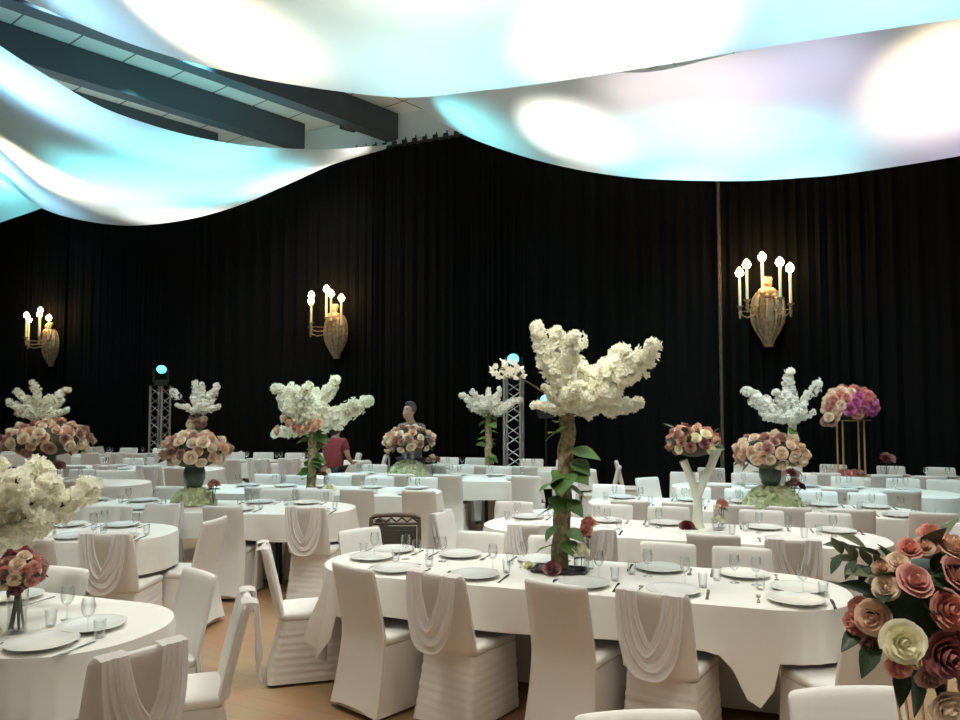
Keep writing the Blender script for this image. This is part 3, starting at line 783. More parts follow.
def small_vase(pos, label, flowers, vase='bud', spread=.045, h=.20, leaves=3, seed=0):
    rg = random.Random(seed); t = thing('bud_vase', label, 'vase of flowers', pos, rg.uniform(0,6), 'small flower vases')
    link('vase', VASE[vase], t)
    for i, (k, r) in enumerate(flowers):
        a = i*2.4; q = spread*math.sqrt(i/max(1, len(flowers))); p = (q*math.cos(a), q*math.sin(a), h+.02*rg.random()-q*.4)
        b = MB().tube([(0,0,.015), (p[0]*.5,p[1]*.5,h*.6), p], .0025, 5); link('stem', b.mesh('stem', M['dkleaf']), t)
        rose(t, p, (p[0], p[1]-.03, .06), r, k)
    for i in range(leaves):
        a = rg.uniform(0, 6.28); leaf(t, (0,0,h*.75), (math.cos(a), math.sin(a), .1), .07, 'dark', rg.uniform(-.5,.5))
    return t

def tree(pos, label, z0, lean, ends, key, trunk='ivy', rt=.045, leaves=14, lsize=.14, seed=0, roses=()):
    """trunk from the table to z0, branches of blossom to the given ends (relative to the crown foot)"""
    rg = random.Random(seed)
    t = thing('blossom_tree', label, 'flower arrangement', pos, 0, 'white blossom tree centrepieces')
    top = Vector((lean[0], lean[1], z0-pos[2]))
    b = MB(); P = [top*(k/10) + Vector((rg.uniform(-.006,.006), rg.uniform(-.006,.006), 0)) for k in range(11)]
    b.tube(P, [rt*(1.25-.035*k) for k in range(11)], 14)
    if trunk == 'ivy':
        for s in (0, 2.1, 4.2): b.tube([top*(k/24) + Vector((math.cos(s+k*.42), math.sin(s+k*.42), 0))*rt*1.06 for k in range(25)], .011, 6)
    link('trunk', b.mesh('trunk', M['bark'] if trunk == 'ivy' else M['vase_white']), t)
    for i, (dx, dz, dy, sp) in enumerate(ends):
        d = Vector((dx, dy, dz)); Ls = d.length; q = d.to_track_quat('Z', 'Y') @ Quaternion((0,0,1), rg.uniform(0, 6.28))
        tw, bl = SPR[key+('s' if sp else '')][i % (2 if sp else 4)]
        o = link('branch', tw, t, top - Vector((0,0,.03)), None, Ls/.5*.95); o.rotation_mode = 'QUATERNION'; o.rotation_quaternion = q
        link('blossom_spray', bl, o)
    for k in range(leaves):
        f = rg.uniform(.17, .97); a = rg.uniform(0, 6.28); p = top*f + Vector((math.cos(a), math.sin(a), 0))*rt
        leaf(t, p, (math.cos(a), math.sin(a), rg.uniform(-.7, .2)), lsize*rg.uniform(.7, 1.2), 'ivy', rg.uniform(-.6, .6))
    for (dx, dy, dz, r, k) in roses: rose(t, (top.x+dx, top.y+dy, top.z+dz), (dx, dy-.1, dz+.05), r, k)
    return t, top
def around(ends, seed, extra=8, rad=.45, up=.28, open_right=False):
    """fills the crown in depth: the branches the camera sees plus others to the front and back"""
    rg = random.Random(seed); out = []
    for dx, dz, sp in ends: out.append((dx, dz, rg.uniform(-.16, .16), sp))
    for k in range(extra):
        a = 2*PI*k/extra+rg.uniform(-.3,.3)
        if open_right and math.cos(a) > .5: continue
        out.append((rad*.55*math.cos(a), up*rg.uniform(.5,1.3), rad*math.sin(a), 0))
    return out
ZT2 = ZT
# ivy tree on the front table
E1 = [(-.15,.60,0),(-.19,.50,0),(-.08,.46,0),(.02,.54,1),(.40,.46,0),(.34,.32,0),(.62,.27,0),(.50,.24,0),(.50,.13,0),(-.42,.34,1),(-.24,.10,0),(-.20,.0,0),(.22,.0,0),(.06,.28,0),(.02,.18,0),(-.10,.36,0),(-.16,.24,0),(.26,.25,0),(-.08,.2,0),(.15,.12,0),(-.12,.12,0),(-.05,.52,0),(.2,.32,0),(.45,.32,0),(.36,.12,0)]
t1, top1 = tree((.50,4.93,ZT+.012), 'tall cream blossom tree with ivy trunk on the nearest long table', 1.80, (.07,.02), around(E1, 5, 6, .34, .25), 'c', leaves=6, lsize=.12, seed=2)
for (dx, dy, z, s, dr) in ((-.03,-.05,1.66,.15,(-1,-.3,-.35)),(.05,-.04,1.52,.17,(1,-.4,-.15)),(.05,-.03,1.45,.14,(.8,-.7,-.5)),(-.05,-.05,1.33,.16,(-1,-.6,-.2)),(.0,-.06,1.36,.18,(-.4,-1,-.5)),(.04,-.05,1.38,.15,(.7,-1,-.3)),(-.06,-.04,1.16,.14,(-1,-.2,-.25)),(.03,-.05,1.20,.13,(.8,-.5,-.6)),(-.04,-.05,1.05,.13,(-.8,-.6,-.6)),(.04,-.05,1.02,.12,(.9,-.5,-.4)),(-.05,-.04,.93,.13,(-1,-.4,-.1)),(.03,-.06,.95,.11,(.3,-1,-.6)),(.05,0,1.28,.13,(1,.2,-.5)),(.06,-.02,.90,.12,(1,-.3,.1))):
    f = (z-ZT)/(1.78-ZT); leaf(t1, (top1.x*f+dx, dy, z-ZT-.012), dr, s, 'ivy', .3)
b = MB(); b.rings([rrect(.17,-.10,.10,.03,z) if not s else rrect(.17-s,-.10+s,.10-s,.03,z) for z, s in ((0,.012),(.004,.0),(.022,0),(.024,.006),(.012,.014))])
tag(link('flower_tray', b.mesh('flower_tray', M['black']), None, (.50,4.86,ZT), (0,0,math.radians(-19))), 'black tray under the ivy trunk on the nearest long table', 'tray')
def lone(p, k, r, label, nrm=(0,-.6,1)):
    t = thing('cut_rose', label, 'flower', p, 0, 'loose rose heads on the tables'); rose(t, (0,0,r*.4), nrm, r, k, 'rose_head')
    leaf(t, (0,0,.01), (rnd.uniform(-1,1), -.5, .05), r*1.6, 'dark', .2); return t
lone((.44,4.78,ZT+.02), 'mauve', .052, 'dark red rose head in front of the ivy trunk')
lone((.31,4.94,ZT+.0), 'cream', .042, 'pale yellow rose head left of the ivy trunk')
small_vase((.63,4.84,ZT), 'white rose in a clear cup right of the ivy trunk', [('cream',.055)], 'cup', .03, .12, 2, 1)
small_vase((.69,4.95,ZT), 'salmon carnation in a slim glass vase beside the ivy tree', [('salmon',.05),('salmon',.045),('salmon',.04)], 'bud', .06, .27, 5, 2)
# blossom tree and roses on the front left table
E0 = [(.20,.50,0),(.42,.42,0),(.58,.31,0),(.72,.16,0),(.55,.10,0),(.45,.02,0),(.28,.0,0),(.3,.25,0),(.12,.3,0),(-.3,.4,0),(-.5,.2,0),(-.2,.1,0),(.5,.2,0),(.36,.14,0),(.18,.12,0),(.62,.22,0)]
tree((-2.70,3.98,ZT), 'low wide cream blossom tree at left edge on the front left table', 1.13, (.02,0), around(E0, 8, 8, .42, .3), 'c', leaves=6, seed=3)
rose_bouquet((-2.13,3.60,ZT), 'small round bunch of dusty pink roses in glass vase on the front left table', ('dusty','pink','dusty','blush','mauve'), 30, .10, .095, .031, 'tall', .27, 21, 16, .5)
lone((-2.20,3.50,ZT), 'cream', .05, 'pale green rose head at the left edge beside the pink rose vase')
# centre, right and far trees
E4 = [(-.55,.50,0),(.13,.70,0),(.05,.58,0),(-.18,.56,0),(.72,.38,0),(.52,.42,0),(-.58,.08,0),(-.45,.3,0),(.3,.32,0),(-.18,.2,0),(-.37,.27,0),(.1,.35,0),(0,.2,0)]
tree((-2.03,9.32,ZT), 'wide cream blossom tree with peach roses beside the person in maroon', 1.50, (.02,0), around(E4, 9, 7, .4, .62, True), 'c', leaves=26, lsize=.15, seed=4,
     roses=[(-.40+.07*k,-.15+.03*(k%2),-.02+.05*((k*3)%4),.06,('peach','blush','peach','salmon')[k % 4]) for k in range(7)] + [(-.05+.05*k,-.2,.02+.05*(k%2),.05,'peach') for k in range(4)])
E11 = [(-.50,.24,0),(-.30,.36,0),(0,.42,0),(.27,.37,0),(.55,.20,0),(-.2,.2,0),(.2,.18,0),(.4,.08,0),(-.36,.1,0)]
tree((.13,12.17,ZT), 'small white blossom tree with green trunk left of the right truss tower', 1.66, (.0,0), around(E11, 10, 6, .35, .2), 'w', leaves=22, lsize=.14, seed=5)
E8 = [(-.66,.32,0),(-.56,.13,0),(-.12,.60,0),(-.24,.42,0),(.32,.50,1),(.26,.33,0),(.08,.32,0),(-.38,.24,0),(.30,.10,1),(-.1,.2,0),(.12,.12,0)]
tree((3.76,9.37,ZT), 'white blossom tree on a slim pale trunk behind the right rose vase', 1.60, (.03,0), around(E8, 11, 6, .36, .2), 'w', 'pale', .05, 8, .12, 6)
E15 = [(-.52,.46,1),(-.15,.60,0),(.23,.52,0),(.54,.46,0),(.48,.22,0),(-.36,.26,0),(.1,.3,0),(-.1,.2,0),(.3,.3,0)]
tree((-5.42,14.8,ZT), 'small white blossom tree with pink roses right of the left truss tower', 1.62, (0,0), around(E15, 12, 5, .36, .25), 'w', leaves=10, seed=7,
     roses=[(.12*math.cos(k*1.3),.12*math.sin(k*1.3)-.05,-.26+.05*(k%3),.085,('dusty','blush')[k % 2]) for k in range(8)])
E16 = [(-.62,.48,0),(-.35,.68,0),(0,.78,0),(.37,.74,0),(.6,.3,0),(-.5,.18,0),(.15,.4,0),(-.2,.35,0),(.4,.45,0)]
tree((-8.95,15.7,ZT), 'white blossom tree below the leftmost wall sconce', 1.48, (0,0), around(E16, 13, 6, .4, .4), 'c', leaves=10, seed=8)
# rose vases on hydrangea mounds
PEACH = ('peach','blush','blush','blush','dusty')
mound((-2.93,7.95,ZT), 'pale green hydrangea mound under the left rose vase')
rose_bouquet((-2.93,7.95,ZT+.166), 'peach rose bouquet in dark green vase on the left, below small blossom tree', ('peach','blush','blush','dusty'), 52, .31, .19, .056, 'green', .37, 1)
small_vase((-2.70,7.86,ZT), 'small dusty pink flower vase beside the left rose vase', [('dusty',.045),('mauve',.04),('dusty',.04),('pink',.035)], 'bud', .07, .22, 4, 5)
lone((-3.07,7.62,ZT), 'burgundy', .04, 'dark rose head left of the left hydrangea mound')
mound((2.92,7.74,ZT), 'pale green hydrangea mound under the right rose vase', 1.25)
rose_bouquet((2.90,7.74,ZT+.208), 'peach rose bouquet in dark green vase on the right, below the peonies', PEACH, 54, .31, .19, .056, 'green', .33, 2)
small_vase((3.15,7.78,ZT), 'dusky mauve and green flower vase right of the right rose vase', [('dusty',.05),('mauve',.05),('dusty',.045),('burgundy',.04),('peach',.04)], 'bud', .10, .24, 6, 6)
small_vase((3.70,9.2,ZT), 'grey mauve flower vase before the pink peony stand', [('dusty',.06),('burgundy',.06),('mauve',.05),('dusty',.05)], 'bud', .09, .22, 4, 7)
mound((-1.0,10.85,ZT), 'pale hydrangea mound under the glass vase before the person in grey', 1.25)
rose_bouquet((-1.0,10.85,ZT+.208), 'blush rose bouquet in clear glass vase before the person in grey', ('blush','blush','peach','dusty'), 52, .33, .19, .056, 'clear', .29, 3)
small_vase((-.66,10.8,ZT), 'small blush and mauve flower vase right of the glass rose vase', [('blush',.05),('dusty',.05),('mauve',.05)], 'bud', .09, .26, 4, 8)
mound((-5.75,10.1,ZT), 'pale hydrangea mound under the far left rose vase', 1.1)
rose_bouquet((-5.65,10.1,ZT+.183), 'wide peach rose bouquet in dark vase at far left', ('peach','blush','blush','dusty','dusty'), 76, .50, .24, .062, 'green', .36, 4)
rose_bouquet((-6.72,10.15,ZT), 'dusky rose bouquet cut by the left picture edge', ('dusty','dusty','mauve','peach'), 48, .36, .24, .072, 'green', .46, 5)
small_vase((-5.45,10.0,ZT), 'small mauve flower vase beside the far left rose vase', [('dusty',.06),('mauve',.06),('dusty',.05)], 'bud', .09, .24, 4, 9)
small_vase((-1.83,9.15,ZT), 'small vase of dark and pink flowers right of the wide blossom tree', [('dusty',.05),('blush',.045),('burgundy',.05)], 'bud', .08, .24, 4, 10)
lone((-1.76,9.05,ZT), 'cream', .075, 'pale yellow rose head at the foot of the wide blossom tree')
# forked white vase
t = thing('forked_vase_arrangement', 'white forked vase carrying a mixed rose bouquet', 'flower arrangement', (1.83,6.53,ZT))
b = MB(); b.tube([(0,0,.0),(0,0,.02),(.0,0,.16),(-.005,0,.30)], [.06,.05,.036,.038], 14)
b.tube([(-.005,0,.26),(-.04,0,.38),(-.09,0,.50),(-.115,0,.56)], [.038,.034,.032,.036], 14); b.tube([(-.005,0,.26),(.05,0,.38),(.12,0,.52),(.17,0,.66)], [.038,.034,.034,.042], 14)
link('vase', b.mesh('vase', M['vase_white']), t)
link('foliage', FOL, t, (-.03,0,.70), None, (.18,.16,.11))
rg = random.Random(4)
for d in fib(36, -.5):
    if d.x > .6 and d.z < .0: continue
    rose(t, (d.x*.21-.03, d.y*.18, .71+d.z*.14), (d.x, d.y, d.z+.2), rg.uniform(.036,.05), rg.choice(('peach','cream','dusty','mauve','salmon')))
for k in range(26):
    a = rg.uniform(0, 6.28); leaf(t, (.16*math.cos(a)-.03, .15*math.sin(a), .73+rg.uniform(-.08,.10)), (math.cos(a), math.sin(a), rg.uniform(-.2,1.2)), rg.uniform(.08,.13), rg.choice(('dark','sage')), rg.uniform(-1,1))
lone((1.72,6.45,ZT), 'burgundy', .06, 'dark burgundy rose head left of the forked white vase')
small_vase((1.96,6.40,ZT), 'white hydrangea in a clear cup before the forked white vase', [('cream',.05)], 'cup', .02, .07, 1, 11)
small_vase((2.03,6.52,ZT), 'pink carnation in slim glass vase right of the forked white vase', [('pink',.045),('salmon',.04),('pink',.04),('blush',.03)], 'bud', .07, .20, 4, 12)
# peony dome on a gold stand
t = thing('peony_stand_arrangement', 'pink and magenta peony dome on tall gold stand at the right', 'flower arrangement', (5.21,10.86,ZT), .2)
for sx in (-1, 1):
    for sy in (-1, 1): b = MB().tube([(sx*.17, sy*.06, 0), (sx*.17, sy*.06, .78)], .013); link('leg', b.mesh('leg', M['gold']), t)
b = MB(); b.box((0,0,.785), (.46,.28,.012)); b.box((0,0,.006), (.46,.28,.012)); link('frame', b.mesh('frame', M['gold'], False), t)
link('foliage', FOL, t, (0,0,.98), None, (.31,.27,.22))
rg = random.Random(9)
for d in fib(52, -.5):
    k = 'coral' if d.x > .15 and d.z > .2 else ('blush' if d.z > .75 or (d.x < -.6) else ('magenta' if d.z < .75 else 'coral'))
    if rg.random() < .15: k = 'pink'
    rose(t, (d.x*.35, d.y*.29, .99+d.z*.25), d, rg.uniform(.065,.09), k, 'peony')
for k in range(6): rose(t, (-.40+.05*(k % 3), -.08+.08*(k//3), .83-.06*(k % 2)), (-.7,-.6,.1), .065, ('blush','dusty')[k % 2], 'peony')
for k in range(8): a = k*.8; rose(t, (.15*math.cos(a)-.05, .1*math.sin(a)-.05, .06), (math.cos(a), math.sin(a), .8), .05, ('dusty','coral','moss')[k % 2])
small_vase((5.62,10.7,ZT), 'mauve flower vase right of the gold peony stand', [('dusty',.07),('burgundy',.06),('dusty',.06)], 'bud', .10, .28, 4, 13)
# large bouquet close to the camera on the front right table
t = thing('bouquet_stand_arrangement', 'large mixed rose bouquet on gold wire stand close at the right edge', 'flower arrangement', (.99,1.72,ZT))
for k in range(6):
    a = k*PI/3+.3; b = MB().tube([(.105*math.cos(a), .105*math.sin(a), 0), (.05*math.cos(a), .05*math.sin(a), .24), (.085*math.cos(a), .085*math.sin(a), .50)], .0035, 8); link('leg', b.mesh('leg', M['gold']), t)
for z, r in ((.004,.105),(.24,.05),(.50,.085)):
    b = MB().tube([(r*math.cos(2*PI*k/24), r*math.sin(2*PI*k/24), z) for k in range(25)], .0035, 6); link('ring', b.mesh('ring', M['gold']), t)
link('foliage', MB().ball((0,0,0), 1, 18, 12).mesh('foliage', M['dkleaf']), t, (-.02,.01,.61), None, (.115,.10,.11))['label'] = 'dense dark green foliage'
zb = 1.385-ZT
for (dx, dz, dy, r, k, nrm) in ((-.055,-.072,-.125,.050,'cream',(-.2,-1,.15)),(-.028,.055,-.11,.042,'pink',(.0,-.75,.65)),(-.122,-.022,-.075,.042,'peach',(-.6,-.8,.2)),(-.165,-.035,-.03,.032,'salmon',(-.9,-.4,.0)),(-.155,.0,-.03,.028,'salmon',(-.8,-.5,.5)),(.04,-.006,-.13,.046,'salmon',(.1,-1,.2)),(.032,-.098,-.125,.054,'mauve',(.1,-1,-.05)),(.008,.156,-.03,.034,'salmon',(-.1,-.5,.8)),(-.01,.13,-.05,.026,'peach',(-.2,-.6,.6)),(-.10,.085,-.05,.026,'peach',(-.6,-.5,.6)),(-.065,.095,-.06,.028,'blush',(-.3,-.7,.6)),(.033,-.205,-.09,.045,'blush',(.0,-.9,-.4)),(.11,.03,-.08,.045,'pink',(.7,-.7,.3)),(.13,-.07,-.06,.045,'peach',(.8,-.5,-.1)),(.10,.10,.0,.04,'blush',(.6,0,.8)),(0,.12,.08,.045,'pink',(0,.5,.9)),(-.12,.03,.08,.042,'peach',(-.7,.6,.3)),(.05,0,.13,.045,'cream',(.2,1,.2)),(-.06,-.05,.12,.045,'mauve',(-.3,1,0))):
    rose(t, (dx+.585*dy, dy, zb+dz-.27*dy), nrm, r*.80, k)
for (dx, dz, dy, r, k, nrm) in ((.06,.07,-.09,.034,'pink',(.4,-.8,.5)),(-.09,.04,-.09,.026,'blush',(-.5,-.8,.4)),(.0,-.14,-.10,.030,'dusty',(0,-.9,-.4)),(-.07,-.125,-.09,.024,'salmon',(-.4,-.8,-.4)),(.075,-.05,-.11,.034,'salmon',(.5,-.9,0)),(.08,-.14,-.08,.034,'mauve',(.5,-.8,-.3)),(.05,.13,-.05,.032,'peach',(.3,-.6,.8)),(-.04,.125,-.05,.024,'salmon',(-.2,-.6,.7)),(-.13,-.075,-.05,.024,'dusty',(-.7,-.6,-.3))):
    rose(t, (dx+.585*dy, dy, zb+dz-.27*dy), nrm, r, k)
rg = random.Random(31)
for (dx, dz, dy, d, s, k) in ((-.10,-.07,-.08,(-.55,-.4,-.9),.13,'dark'),(-.05,-.12,-.09,(-.2,-.5,-1),.13,'dark'),(.01,-.13,-.09,(.25,-.4,-1),.14,'dark'),(.05,-.13,-.07,(.6,-.4,-.8),.15,'dark'),(-.02,-.13,-.07,(.0,-.2,-1),.15,'dark'),(-.13,-.05,-.05,(-.8,-.4,-.5),.11,'dark'),(.03,.06,-.09,(.5,-.6,.4),.13,'dark'),(.06,.09,-.06,(.8,-.4,.5),.14,'sage'),(.0,.10,-.06,(.3,-.5,.9),.13,'sage'),(.03,.12,-.02,(.5,-.2,1),.12,'sage'),(-.06,.05,-.08,(-.6,-.6,.4),.12,'dark'),(-.09,.06,-.06,(-1,-.4,.25),.13,'sage'),(-.09,.10,-.04,(-1,-.3,.5),.14,'dark'),(-.08,.02,-.10,(-.5,-1,.1),.10,'dark'),(.07,.03,-.10,(.7,-.8,.1),.12,'dark'),(-.14,.09,-.03,(-1,-.2,.3),.10,'sage'),(-.15,.12,-.02,(-1,.0,.25),.09,'dark'),(-.12,.12,-.02,(-.9,-.2,.6),.10,'sage')):
    leaf(t, (dx+.585*dy, dy+.03, zb+dz-.27*dy), d, s*.72, k, rg.uniform(-.6,.6))
for k in range(24):
    a = rg.uniform(0, 6.28); z = rg.uniform(-.5, .9); q = math.sqrt(max(0, 1-z*z)); leaf(t, (.10*q*math.cos(a)-.02, .09*q*math.sin(a), .61+.10*z), (q*math.cos(a), q*math.sin(a), z), rg.uniform(.05,.085), rg.choice(('dark','dark','sage')), rg.uniform(-1,1))
for k in range(5):     # eucalyptus sprig reaching left
    b0 = Vector((-.09-.03*k, -.04, zb+.075+.012*k)); leaf(t, b0, (-.5, -.2, .9), .05, 'sage', .3); leaf(t, b0, (-.6, -.2, -.7), .05, 'dark', -.3)

# ------------------------------------------------------------------ wall sconces
def sconce(x, label, s=1.):
    p = Vector((x, wall_y(x), 0)) + WN*.30
    t = thing('wall_sconce', label, 'wall lamp', (p.x, p.y, 2.72), WANG, 'gilded five candle wall sconces'); t.scale = (s, s, s)
    prof = [(.07,0),(.085,.06),(.12,.14),(.20,.27),(.255,.40),(.27,.54),(.265,.68),(.24,.80),(.18,.90),(.11,.96),(.06,.98)]
    b = MB(); rs = []
    for r, z in prof:
        rs.append([(r*math.cos(a)*(1+.03*math.cos(a*16)), -max(0, r*.62*math.sin(a)*(1+.10*math.cos(a*16))) if math.sin(a) > 0 else .02, z) for a in [2*PI*k/48 for k in range(48)]])
    b.rings(rs); b.box((0,.06,.5), (.2,.16,.5)); link('backplate', b.mesh('backplate', M['plaster']), t)
    for k in range(5):      # raised acanthus ribs
        a = PI*(.14+.18*k); c, sn = math.cos(a), math.sin(a)
        b = MB().tube([(c*r*1.02, -sn*r*.66-.008, z) for r, z in prof[1:9]], [.012,.018,.022,.024,.026,.024,.02,.012], 8); link('rib', b.mesh('rib', M['plaster']), t)
    b = MB(); b.ball((0,-.10,1.04), .085, 14, 10, (1,1,1.15)); b.ball((0,-.115,.90), .13, 14, 8, (1.15,.8,.7)); b.ball((-.09,-.12,.84), .06); b.ball((.09,-.12,.84), .06); b.ball((0,-.17,.84), .05); b.ball((0,-.18,1.03), .022); b.ball((-.03,-.05,1.12), .05); b.ball((.04,-.05,1.11), .05)
    link('bust', b.mesh('bust', M['bust']), t)
    for cx, cy, zc, zt in ((-.40,-.36,.66,1.12), (-.27,-.52,.74,1.22), (-.05,-.30,.86,1.36), (.23,-.52,.74,1.22), (.37,-.36,.66,1.14)):
        zb = zc-.12
        b = MB().tube([(cx*.45,-.14,zb-.02),(cx*.75,cy*.75,zb-.07),(cx,cy,zb-.02)], .012, 8); b.tube([(cx*.4,-.14,zb+.03),(cx,cy,zb+.03)], .009, 8); link('arm', b.mesh('arm', M['plaster']), t)
        b = MB().lathe([(.006,-.10),(.022,-.08),(.012,-.05),(.028,-.02),(.030,0),(.022,.02),(.026,.08),(.058,.11),(.060,.12),(.03,.125),(.02,.118)], 14, (cx,cy,zb)); link('candle_cup', b.mesh('candle_cup', M['plaster']), t)
        b = MB().lathe([(.023,0),(.021,zt-zc),(.012,zt-zc+.01),(.004,zt-zc+.02)], 12, (cx,cy,zc)); link('candle', b.mesh('candle', M['candle']), t)
        b = MB().lathe([(.012,0),(.045,.02),(.066,.06),(.060,.10),(.03,.14),(.004,.165)], 12, (cx,cy,zt+.015)); link('candle_bulb', b.mesh('candle_bulb', M['flame']), t)
sconce(4.90, 'gilded candle sconce glowing on the right of the black wall')
sconce(-2.93, 'gilded candle sconce glowing above the wide blossom tree')
sconce(-11.12, 'leftmost gilded candle sconce glowing on the black wall')

# ------------------------------------------------------------------ lighting trusses
def truss(x, y, h, rz, label):
    t = thing('truss_tower', label, 'truss', (x, y, 0), rz, 'aluminium lighting truss towers'); a = .145
    b = MB().box((0,0,.012), (.6,.6,.024)); link('base_plate', b.mesh('base_plate', M['blackmetal'], False), t)
    for sx in (-1, 1):
        for sy in (-1, 1): b = MB().tube([(sx*a, sy*a, .02), (sx*a, sy*a, h)], .025, 10); link('chord', b.mesh('chord', M['steel']), t)
    for f in range(4):
        mx = Matrix.Rotation(f*PI/2, 4, 'Z'); b = MB(); n = int(h/.19)
        for k in range(n):
            z0, z1 = .06+(h-.1)*k/n, .06+(h-.1)*(k+1)/n; s = 1 if k % 2 else -1
            b.tube([(-a*s, -a, z0), (a*s, -a, z1)], .009, 6, mx)
        link('lattice', b.mesh('lattice', M['steel']), t)
    b = MB().box((0,0,h+.006), (.36,.36,.012)); link('top_plate', b.mesh('top_plate', M['blackmetal'], False), t)
def moving_head(x, y, z, rz, tilt, lens, label, pole=False):
    t = thing('stage_light', label, 'stage light', (x, y, z), rz)
    if pole:
        t.location.z = 0; b = MB().tube([(0,0,.05),(0,0,z)], .018); link('pole', b.mesh('pole', M['blackmetal']), t)
        b = MB().lathe([(.24,0),(.24,.02),(.03,.05)], 20); link('base', b.mesh('base', M['blackmetal']), t)
        up = Vector((0, 0, z))
    else: up = Vector((0, 0, 0))
    b = MB().box((up.x, up.y, up.z+.05), (.26,.22,.10)); link('housing', b.mesh('housing', M['black'], False), t)
    b = MB(); b.box((-.145, 0, up.z+.22), (.035,.10,.30)); b.box((.145, 0, up.z+.22), (.035,.10,.30)); b.box((0,0,up.z+.11), (.30,.10,.03)); link('yoke', b.mesh('yoke', M['black'], False), t)
    mx = Matrix.Translation((0, 0, up.z+.28)) @ Matrix.Rotation(tilt, 4, 'X')
    b = MB().lathe([(.06,-.14),(.11,-.12),(.12,.02),(.115,.14),(.10,.145)], 18, mx=mx); hd = link('head', b.mesh('head', M['black']), t)
    b = MB().lathe([(.105,.146),(.09,.165),(.05,.178),(.01,.182)], 18, mx=mx); link('lens', b.mesh('lens', lens), hd)
truss(-7.05, 17.0, 2.15, -.25, 'aluminium truss tower on the left, left of small blossom tree')
moving_head(-7.05, 17.0, 2.163, .5, math.radians(62), M['lens_teal'], 'black stage light with teal lens on the left truss tower')
truss(.60, 13.75, 2.22, -.2, 'aluminium truss tower in the middle, left of the ivy tree')
moving_head(.60, 13.75, 2.233, -.1, math.radians(70), M['lens_blue'], 'black stage light with blue lens on the middle truss tower')
moving_head(1.16, 13.55, 1.52, -.1, math.radians(78), M['lens_blue'], 'black stage light with blue lens on a pole behind the ivy tree', True)

